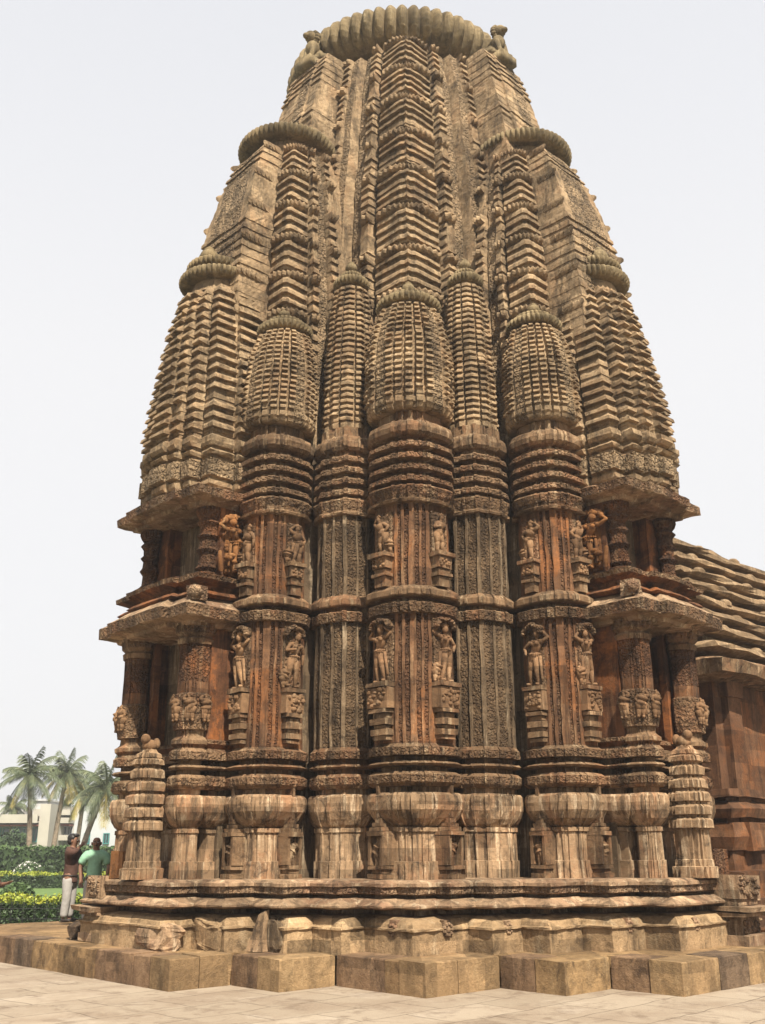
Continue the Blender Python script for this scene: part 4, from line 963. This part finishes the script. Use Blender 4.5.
    for sg, (el, wr) in zip((1, -1), arms):
        mid = [(a + b) / 2 for a, b in zip((0, sg * .12, .79), el)]
        e2 = [m + (b - m) * .8 for m, b in zip(mid, el)] if hair == 'bald' else [b + (c_ - b) * .55 for b, c_ in zip(el, wr)]
        pts = [s(0, sg * .106, .79, .068), s(*mid, .058)] + ([s(*el, .038)] if hair != 'bald' else []) + [s(*e2, .036 if hair != 'bald' else .052)]
        chain(V, E, pts, 6)
    link('shirt', skin_mesh('shirt', V, E), [shirt], P, True)
    V, E = [], []
    pel = chain(V, E, [s(0, 0, .525, (.085, .09)), s(0, 0, .485, (.085, .092))])
    for sg in (1, -1): chain(V, E, [s(.0, sg * .055, .43, .068), s(.012, sg * .062, .28, .056), s(.0, sg * .062, .16, .052), s(-.008, sg * .062, .04, .05)], pel)
    link('trousers', skin_mesh('trousers', V, E), ['pale_cloth'], P, True)
    mb = MB(); mb.lathe([(.094 * S, .507 * S), (.097 * S, .512 * S), (.097 * S, .527 * S), (.094 * S, .53 * S)], 20, sy=1.02); mb.build('belt', ['leather'], P, True)
    for sg in (1, -1):
        mb = MB(); mb.blob((.03 * S, sg * .07 * S, .018 * S), (.075 * S, .032 * S, .02 * S), 0, 8); mb.build('shoe', ['leather'], P, True)
    return P
def pix(px, py, Y):
    """world point at distance Y seen at a photo position (used to lay out the background at real distances)"""
    th = R(18.76); x = (px - 382.5) / 1000; y = (512 - py) / 1000
    d = Vector((x, math.cos(th) - y * math.sin(th), math.sin(th) + y * math.cos(th))); return Vector((0, 0, EYE)) + d * (Y / d.y)
p = pix(66, 905, 22.3)
person((p.x, p.y, TZ), R(-12), 1.72, 'man in a dark brown shirt and pale trousers raising his arm to his chin', 'brown_cloth', (((.05, .16, .66), (.08, .12, .54)), ((.10, -.15, .785), (.115, -.03, .855))))
p = pix(90, 905, 21.6)
person((p.x, p.y, TZ), R(-80), 1.66, 'balding man in a light green shirt standing beside the carved corner block', 'green_cloth', (((.02, .17, .65), (.06, .15, .50)), ((.02, -.17, .65), (.06, -.15, .50))), 'bald')
p = pix(-12, 900, 23.0)
person((p.x - .12, p.y, 0), R(-30), 1.66, 'person cut off by the left edge with only a hand showing beside the hedge', 'brown_cloth', (((.06, .16, .66), (.22, .15, .69)), ((.02, -.16, .66), (.05, -.15, .5))))

# ------------------------------------------------------------------ plants
def leaf_quads(mb, C, size, mi=0, up=.3, rg=rng):
    n = len(C); d = rg.normal(0, 1, (n, 3)); d[:, 2] += up; d /= np.linalg.norm(d, axis=1)[:, None]
    u = np.cross(d, rg.normal(0, 1, (n, 3))); u /= np.linalg.norm(u, axis=1)[:, None]; v = np.cross(d, u)
    s = size * rg.uniform(.6, 1.3, (n, 1)); a = u * s; b = v * s * .55
    V = np.stack([C - a, C + b, C + a, C - b], 1).reshape(-1, 3)
    mb.add(V, np.arange(n * 4).reshape(-1, 4), mi)
def hedge(name, x0, x1, y0, y1, h, n, label, group=None, leaf=.05, topm=1, rot=0, z0=0., topd=.06):
    mb = MB(); L = x1 - x0; D = y1 - y0
    mb.box(x0 + .12, x1 - .12, y0 + .12, y1 - .12, 0, h - .14, 0)
    C = np.column_stack([rng.uniform(x0, x1, n), rng.uniform(y0, y1, n), rng.uniform(0.02, h, n)])
    side = rng.random(n); fr = side < .5; C[fr, 1] = y0 + np.abs(rng.normal(0, .06, fr.sum())); tp = (side >= .5) & (side < .85); C[tp, 2] = h + rng.normal(0, .045, tp.sum()) - .02; e = side >= .85; C[e, 0] = np.where(rng.random(e.sum()) < .5, x0, x1)
    C[:, 1] += .06 * np.sin(C[:, 0] * 2.1) ; C[:, 2] += .04 * np.sin(C[:, 0] * 3.7 + 1) * (C[:, 2] > h * .6)
    top = C[:, 2] > h - topd - rng.uniform(0, .09, n)
    leaf_quads(mb, C[~top], leaf, 0); leaf_quads(mb, C[top], leaf, topm)
    o = mb.build(name, ['hedge', 'hedge_yellow', 'shrub']); tag(o, label, 'hedge', group); return o
hedge('clipped_hedge', -17, -6.4, 28.0, 29.4, .62, 17000, 'nearest clipped hedge with golden top growing just behind the platform')
hedge('clipped_hedge', -34, -7.5, 56, 57.3, .74, 15000, 'clipped hedge with golden top on the far side of the lawn', leaf=.07)
hedge('tall_hedge', -44, -4, 60, 62, 2.05, 14000, 'tall dark green hedge in front of the white buildings', leaf=.12, topm=2)
def bush(name, c, r, n, label, cat='bush', flowers=0, leaf=.07, parent=None):
    P = empty(name, (c[0], c[1], 0)); tag(P, label, cat); mb = MB()
    d = rng.normal(0, 1, (n, 3)); d /= np.linalg.norm(d, axis=1)[:, None]; d *= rng.uniform(.75, 1.05, (n, 1)); d[:, 2] = np.abs(d[:, 2])
    leaf_quads(mb, d * np.array(r), leaf, 0); mb.blob((0, 0, r[2] * .35), (r[0] * .7, r[1] * .7, r[2] * .5)); mb.build('foliage', ['hedge' if cat == 'bush' else 'shrub'], P)
    if flowers:
        mb = MB(); d = rng.normal(0, 1, (flowers, 3)); d /= np.linalg.norm(d, axis=1)[:, None]; d[:, 2] = np.abs(d[:, 2]); leaf_quads(mb, d * np.array(r) * 1.06, leaf * .9, 0); mb.build('blossoms', ['flower'], P)
    return P
p = pix(43, 880, 58.6); bush('round_bush', (p.x, p.y), (.9, .8, 1.05), 2500, 'small rounded clipped bush behind the far golden hedge')
p = pix(26, 880, 58.8); bush('flowering_shrub', (p.x, p.y), (.95, .9, 1.25), 2200, 'shrub covered with white blossoms behind the far golden hedge', 'shrub', 300)
p = pix(17, 880, 37); bush('leafy_shrub', (p.x, p.y), (.68, .6, .75), 3500, 'dark leafy shrub standing on the lawn between the two golden hedges', 'shrub', 0)
# low wire edging in front of the near hedge
wf = MB(); x = -16.8
wf.tube([(-16.9, 27.75, .40), (-6.5, 27.75, .40)], [.008, .008], 5); wf.tube([(-16.9, 27.75, .15), (-6.5, 27.75, .15)], [.008, .008], 5)
while x < -6.6:
    pts = [(x + .13 - .13 * math.cos(a), 27.75, .6 + .12 * math.sin(a)) for a in np.linspace(0, math.pi, 8)]
    wf.tube([(x, 27.75, 0)] + pts + [(x + .26, 27.75, 0)], [.007] * 10, 5); x += .30
tag(wf.build('wire_edging', ['wire']), 'low black looped wire edging in front of the nearest hedge', 'fence')

def palm(c, h, lean, nf, fl, label, seed, yellow=.2):
    rg = np.random.default_rng(seed); P = empty('coconut_palm', (c[0], c[1], 0)); tag(P, label, 'palm tree', 'coconut palms in front of the buildings')
    pts = [(lean[0] * (t ** 1.6), lean[1] * t, h * t) for t in np.linspace(0, 1, 12)]
    mb = MB(); mb.tube(pts, [.20 - .08 * t + (.12 * max(0, .12 - t) / .12) for t in np.linspace(0, 1, 12)], 10); mb.build('trunk', ['bark'], P, True)
    top = Vector(pts[-1]); mb = MB()
    for k in range(nf):
        az = k * 2.399 + rg.uniform(-.25, .25); el = R(78 - 125 * (k / nf) ** .9) + rg.uniform(-.12, .12); L = fl * rg.uniform(.8, 1.1) * (.72 + .28 * min(1, 2 * k / nf + .3))
        d = Vector((math.cos(az) * math.cos(el), math.sin(az) * math.cos(el), math.sin(el))); p_ = top.copy(); path = [p_.copy()]; ns = 14
        for j in range(ns):
            d = (d + Vector((0, 0, -.075 - .07 * (j / ns) * max(.2, math.cos(el))))).normalized(); p_ = p_ + d * L / ns; path.append(p_.copy())
        mi = 1 if k > nf * (1 - yellow) else 0
        mb.tube(path, [.045 * (1 - j / (ns + 1)) + .01 for j in range(ns + 1)], 4, mi)
        V = []; F = []
        for j in range(1, int(ns * 2.2)):
            t = j / (ns * 2.2); q = t * ns; i = int(q); pp = path[i].lerp(path[min(i + 1, ns)], q - i); dd = (path[min(i + 1, ns)] - path[i]).normalized()
            sd_ = dd.cross(Vector((0, 0, 1))); sd_ = sd_.normalized() if sd_.length > .05 else Vector((1, 0, 0)); ll = fl * .24 * math.sin(math.pi * min(1, .12 + t * .86)) ** .7 + .08
            for sg in (-1, 1):
                ld = (sd_ * sg * .75 + dd * .55 + Vector((0, 0, -.42 - .3 * rg.random()))).normalized(); wv = dd * .042
                m_ = pp + ld * ll * .5; e = pp + ld * ll + Vector((0, 0, -.22 * ll)); b = len(V)
                V += [pp - wv * .5, pp + wv * .5, m_ + wv * .7, m_ - wv * .7, e]; F += [(b, b + 1, b + 2, b + 3), (b + 3, b + 2, b + 4)]
        mb.add([tuple(v) for v in V], F, mi)
    mb.build('crown', ['palm', 'palm_yellow'], P)
    mb = MB()
    for k in range(9): a = k * .7; mb.blob((top.x + .28 * math.cos(a), top.y + .28 * math.sin(a), top.z - .25 - .12 * (k % 3)), (.13, .13, .16), 0, 6)
    mb.build('coconuts', ['palm_yellow'], P, True)
def palm_at(px, py_top, Y, lean, nf, fl, label, seed, yellow):
    p = pix(px, py_top, Y); palm((p.x - lean[0], p.y - lean[1]), p.z, lean, nf, fl, label, seed, yellow)
palm_at(29, 773, 66, (-.5, 0), 21, 2.5, 'coconut palm with a straight slim trunk, leftmost of the row', 11, .12)
palm_at(66, 772, 70, (.5, 0), 22, 2.6, 'coconut palm with hanging yellowed fronds in the middle of the row', 12, .3)
palm_at(106, 786, 62, (1.4, .2), 24, 2.7, 'leaning coconut palm close beside the carved tower', 13, .15)
palm_at(84, 790, 76, (.3, 0), 18, 2.5, 'lower coconut palm half hidden between the middle and the leaning palm', 14, .25)
palm_at(13, 806, 100, (.2, 0), 18, 2.0, 'small distant palm rising over the roofs at the far left', 15, .1)
# broad-leaved young plant in front of the cream house
p = pix(44, 845, 63); P = empty('young_palm', (p.x, p.y, 0)); tag(P, 'short young palm with arching leaves in front of the cream building', 'palm tree')
mb = MB(); mb.tube([(0, 0, 0), (0, 0, 1.2)], [.12, .08], 8); mb.build('stem', ['bark'], P)
mb = MB()
for k in range(14):
    az = k * 2.4; p0 = Vector((0, 0, 1.2)); d = Vector((math.cos(az) * .6, math.sin(az) * .6, .9)).normalized(); q = p0; side = Vector((-math.sin(az), math.cos(az), 0))
    V = []; F = []
    for j in range(7):
        wd = .2 * math.sin(math.pi * (j + .6) / 7.5); V += [tuple(q - side * wd), tuple(q + side * wd)]
        if j: F.append((2 * j - 2, 2 * j - 1, 2 * j + 1, 2 * j))
        d = (d + Vector((0, 0, -.22))).normalized(); q = q + d * .32
    mb.add(V, F)
mb.build('leaves', ['palm'], P)

# ------------------------------------------------------------------ buildings far behind
def win(parent, x0, x1, y, z0, z1, frame='teal'):
    mb = MB(); t = .08
    mb.box(x0 - t, x1 + t, y - .1, y + .05, z1, z1 + t); mb.box(x0 - t, x1 + t, y - .14, y + .05, z0 - t, z0); mb.box(x0 - t, x0, y - .1, y + .05, z0, z1); mb.box(x1, x1 + t, y - .1, y + .05, z0, z1); mb.box((x0 + x1) / 2 - .03, (x0 + x1) / 2 + .03, y - .07, y + .04, z0, z1)
    f = mb.build('window', [frame], parent); mb = MB(); mb.box(x0, x1, y - .03, y + .03, z0, z1); mb.build('pane', ['glass'], f)
def at(px, Y): return pix(px, 851, Y).x
def zz(py, Y): return pix(380, py, Y).z
YB = 100.
X = lambda px: at(px, YB) - at(-60, YB)
B = empty('cream_house', (at(-60, YB), YB, 0)); tag(B, 'cream flat-roofed house with green window bands behind the leftmost palm', 'house')
mb = MB(); mb.box(0, X(38.5), 0, 9, 0, zz(813, YB)); mb.build('wall', ['cream_wall'], B)
mb = MB(); mb.box(X(38), X(48.5), -1.0, 8, 0, zz(803, YB)); mb.box(X(30), X(38), -.6, 8, zz(815, YB), zz(808, YB)); mb.build('stair_tower', ['cream_wall'], B)
mb = MB(); mb.box(-.2, X(37.8), -1.5, 0, zz(822, YB), zz(820, YB)); mb.box(-.2, X(37.8), -1.5, -1.35, zz(820, YB), zz(813.5, YB)); mb.build('balcony', ['cream_wall'], B)
mb = MB(); mb.box(-.2, X(37.6), -1.2, 0, zz(825, YB), zz(823.6, YB)); mb.build('sun_shade', ['brick_red'], B)
for a, b in ((-40, -24), (-20, -3), (0, 12), (15, 26), (28, 34)): win(B, X(a), X(b), -.02, zz(840, YB), zz(827, YB))
mb = MB(); mb.box(X(17), X(34), 2, 8, zz(813, YB), zz(798.5, YB)); mb.box(X(-14), X(10), 2, 8, zz(813, YB), zz(804, YB)); mb.build('roof_room', ['grey_wall'], B)
mb = MB(); mb.box(X(16), X(35), 1.8, 8.2, zz(798.5, YB), zz(797, YB)); mb.build('roof_slab', ['grey_wall'], B)
YC = 104.
X = lambda px: at(px, YC) - at(49, YC)
B = empty('terraced_house', (at(49, YC), YC, 0)); tag(B, 'pale house with open verandahs and red shades between the cream house and the white wall', 'house')
mb = MB(); mb.box(0, X(71), 0, 8, 0, zz(813, YC)); mb.build('wall', ['cream_wall'], B)
for y_ in (836, 819, 811):
    mb = MB(); mb.box(-.1, X(70.5), -1.8, 0, zz(y_ + 3.4, YC), zz(y_ - 2, YC)); mb.build('balcony', ['cream_wall'], B)
mb = MB(); mb.box(.1, X(70), -1.5, -.1, zz(825, YC), zz(823, YC)); mb.build('sun_shade', ['brick_red'], B)
for a in (52, 59, 65): win(B, X(a), X(a + 4), -.02, zz(833, YC), zz(826, YC), 'grey_wall')
YW = 92.
X = lambda px: at(px, YW) - at(70.5, YW)
B = empty('white_house', (at(70.5, YW), YW, 0)); tag(B, 'plain white walled house with small teal windows behind the leaning palm', 'house')
mb = MB(); mb.box(0, X(150), 0, 9, 0, zz(803, YW)); mb.build('wall', ['white_wall'], B)
mb = MB(); mb.box(-.12, X(150) + .1, -.12, 9.1, zz(803, YW), zz(801.5, YW)); mb.build('parapet', ['white_wall'], B)
mb = MB(); mb.box(-.05, X(150), -.06, 0, zz(849.5, YW), zz(847, YW)); mb.build('painted_band', ['brick_red'], B)
for px in (84.5, 104, 122): win(B, X(px - 2.2), X(px + 2.2), -.02, zz(842, YW), zz(833, YW))
# dark trees between the houses
def broad_tree(px, Y, top, r, label, seed):
    rg = np.random.default_rng(seed); p = pix(px, 840, Y); h = zz(top, Y); P = empty('broadleaf_tree', (p.x, p.y, 0)); tag(P, label, 'tree')
    mb = MB(); mb.tube([(0, 0, 0), (.1, 0, h * .4), (0, .1, h * .7)], [.25, .2, .1], 8); mb.build('trunk', ['bark'], P)
    mb = MB(); C = []
    for k in range(16):
        c = rg.normal(0, 1, 3); c = c / np.linalg.norm(c) * rg.uniform(.3, .8); C.append(c + rg.normal(0, .2, (160, 3)))
    C = np.concatenate(C) * np.array([r, r, r * .7]) + np.array([0, 0, h - r * .8]); leaf_quads(mb, C, .16, 0, rg=rg); mb.build('crown', ['hedge', 'shrub'], P)
broad_tree(57, 112, 797, 2.6, 'dark bushy tree showing over the roof between the cream and the white house', 31)
broad_tree(10, 78, 826, 1.6, 'green bushy tree in front of the window bands of the cream house', 32)

# ------------------------------------------------------------------ thin haze over the whole place
hm = bpy.data.materials.new('haze_air'); hm.use_nodes = True; t = hm.node_tree; t.nodes.clear()
ho = t.nodes.new('ShaderNodeOutputMaterial'); pv = t.nodes.new('ShaderNodeVolumePrincipled')
pv.inputs['Color'].default_value = (.93, .94, .96, 1); pv.inputs['Density'].default_value = HAZE; pv.inputs['Anisotropy'].default_value = .3
t.links.new(pv.outputs[0], ho.inputs['Volume']); M['haze_air'] = hm
mb = MB(); mb.box(-900, 900, -120, 1500, -1.0, 24.5); tag(mb.build('haze', ['haze_air']), kind='stuff')
